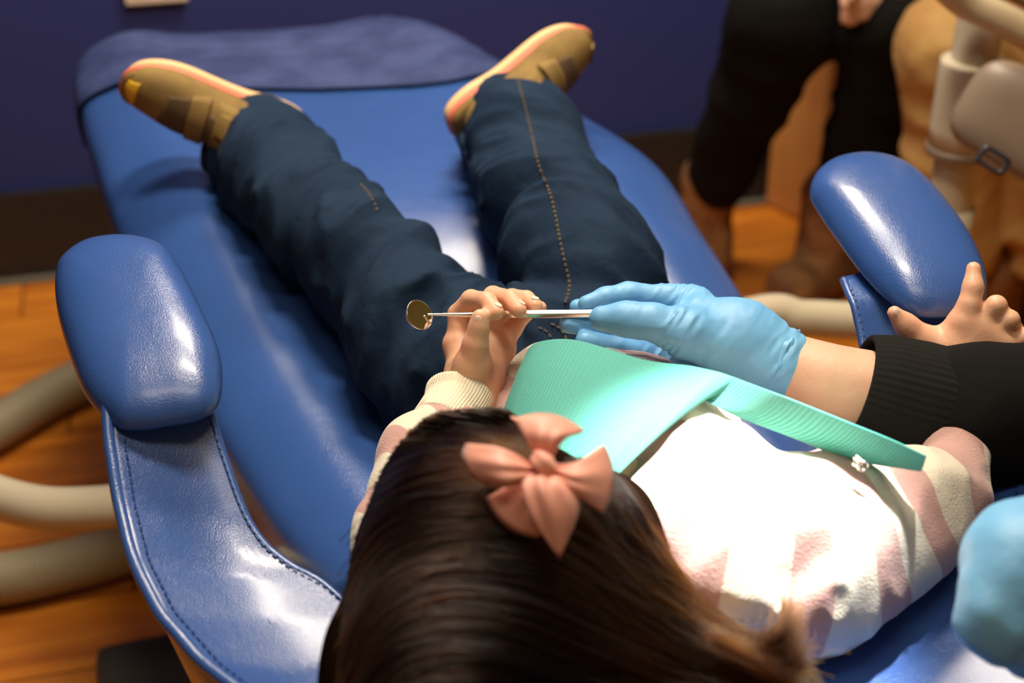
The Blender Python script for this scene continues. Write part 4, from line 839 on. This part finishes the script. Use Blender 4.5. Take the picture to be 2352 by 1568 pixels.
def adult(label, kneeL, kneeR, ankL, ankR, toeL, toeR, hips, pants, r_sh, top, hand=None, hue='shin'):
    t = thing('person', label, 'person'); H_ = hips; off = wdir * 0.09
    pr = chain([H_ - off, kneeL, ankL], [0.105, 0.088, r_sh], 0.04) + chain([H_ + off, kneeR, ankR], [0.105, 0.088, r_sh], 0.04) + [(H_ - off, H_ + off, .115, .115, .05)]
    o = sdf('trousers', pr, 0.008, pants, t, disp=lambda P: -0.014 * (ridged(P * [1, 1, 1.6], 9, 3.0) - 0.6), k=0.04)
    sh = H_ + np.array([0, 0, 0.48]) + wn * 0.04
    tp = chain([H_ + [0, 0, .05], sh - [0, 0, .05]], [0.12, 0.13], .05) + chain([sh - wdir * .17, sh, sh + wdir * .17], [.065, .08, .065], .05)
    hd = sh + np.array([0, 0, .23]) + wn * 0.02
    eL = sh - wdir * .22 - [0, 0, .26] + wn * .05; eR = sh + wdir * .22 - [0, 0, .26] + wn * .05
    hm = hand if hand is not None else (kneeL + kneeR) / 2 + [0, 0, .12]
    wrs = [hm + np.array([0, 0.02, .10]) - wdir * .02, hm + np.array([0, .03, .12]) + wdir * .05]
    tp += chain([sh - wdir * .17, eL, wrs[0] + [0, 0, .03]], [.058, .046, .036], .03) + chain([sh + wdir * .17, eR, wrs[1] + [0, 0, .03]], [.058, .046, .036], .03)
    sdf('jumper', tp, 0.009, top, t, k=0.03)
    bd = chain([sh - wdir * .17, eL, wrs[0], hm + [0, .0, .05]], [.04, .032, .026, .024], .02) + chain([sh + wdir * .17, eR, wrs[1], hm + wdir * .03 + [0, 0, .06]], [.04, .032, .026, .024], .02)
    bd += [(sh - wdir * .17, sh + wdir * .17, .04, .04, .03), (sh, hd, .05, .05, .03), (hd + [0, 0, .02], hd, .095, .085, .03), (hd + wn * .05 - [0, 0, .05], hd + wn * .04 - [0, 0, .07], .04, .035, .03), (hd + wn * .095, hd + wn * .10 - [0, 0, .02], .009, .012, .015)]
    for k_, sgn in enumerate((0, 1)):
        b0 = hm + wdir * (.0 + .045 * sgn) + [0, 0, .045]
        for fi in range(4):
            g_ = (fi - 1.5) * .011; bd += chain([b0 + wdir * g_, b0 + wdir * (g_ * 1.1) + wn * .012 - [0, 0, .035 - .003 * abs(fi - 1.5)], b0 + wdir * g_ + wn * .010 - [0, 0, .068 - .005 * abs(fi - 1.3)]], [.010, .0085, .0065], .004)
        bd += chain([b0 + wn * .01 + [0, 0, .02], b0 + wn * .035 - wdir * .02 * (1 - 2 * sgn) - [0, 0, .015]], [.013, .009], .006)
    sdf('body', bd, 0.0048, M['skin_adult'], t, k=0.02)
    sdf('hair', [(hd + [0, 0, .045] - wn * .02, hd - wn * .04, .10, .085, .03), (hd - wn * .05, hd - wn * .05 - [0, 0, .12], .06, .05, .03)], .01, M['hair_dark'], t)
    for s_ in (-1, 1): blob('eye', hd + wn * .088 + wdir * s_ * .032 + [0, 0, .012], [wdir, (0, 0, 1), wn], [0.012, 0.007, 0.006], M['eye'], t, nu=12, nv=8)
    return t, o
kL = D(1800, 45, 2.45); kR = D(2075, 45, 2.42)
p1, tr1 = adult('seated adult in black trousers and brown boots, hand between the knees', kL, kR, D(1650, 400, 2.78), D(1945, 440, 2.72), None, None, Z(1990, -180, .50) * [1, 0, 1] + [0, 2.86, 0.085], M['black_pants'], 0.066, M['grey_shirt'], hand=D(1955, 20, 2.36))
boot(p1, D(1625, 470, 2.83), D(1600, 560, 2.95) - wn * 0, M['boot'], .050, lab='brown suede boot nearer the navy wall')
boot(p1, D(1900, 540, 2.80), D(1850, 640, 2.80), M['boot'], .052, lab='brown suede boot in front of the bench')
kL2 = D(2205, 110, 2.24); kR2 = D(2440, 90, 2.22)
p2, tr2 = adult('adult in baggy khaki trousers seated at the right, behind the delivery unit', kL2, kR2, D(2180, 560, 2.42), D(2420, 560, 2.42), None, None, np.array([1.36, 2.84, .595]), M['khaki'], 0.080, M['olive'])
boot(p2, D(2250, 640, 2.47), D(2300, 740, 2.42), M['boot'], .055, lab='dark brown boot behind the right armrest')
boot(p2, D(2440, 640, 2.5), D(2500, 720, 2.45), M['boot'], .055)
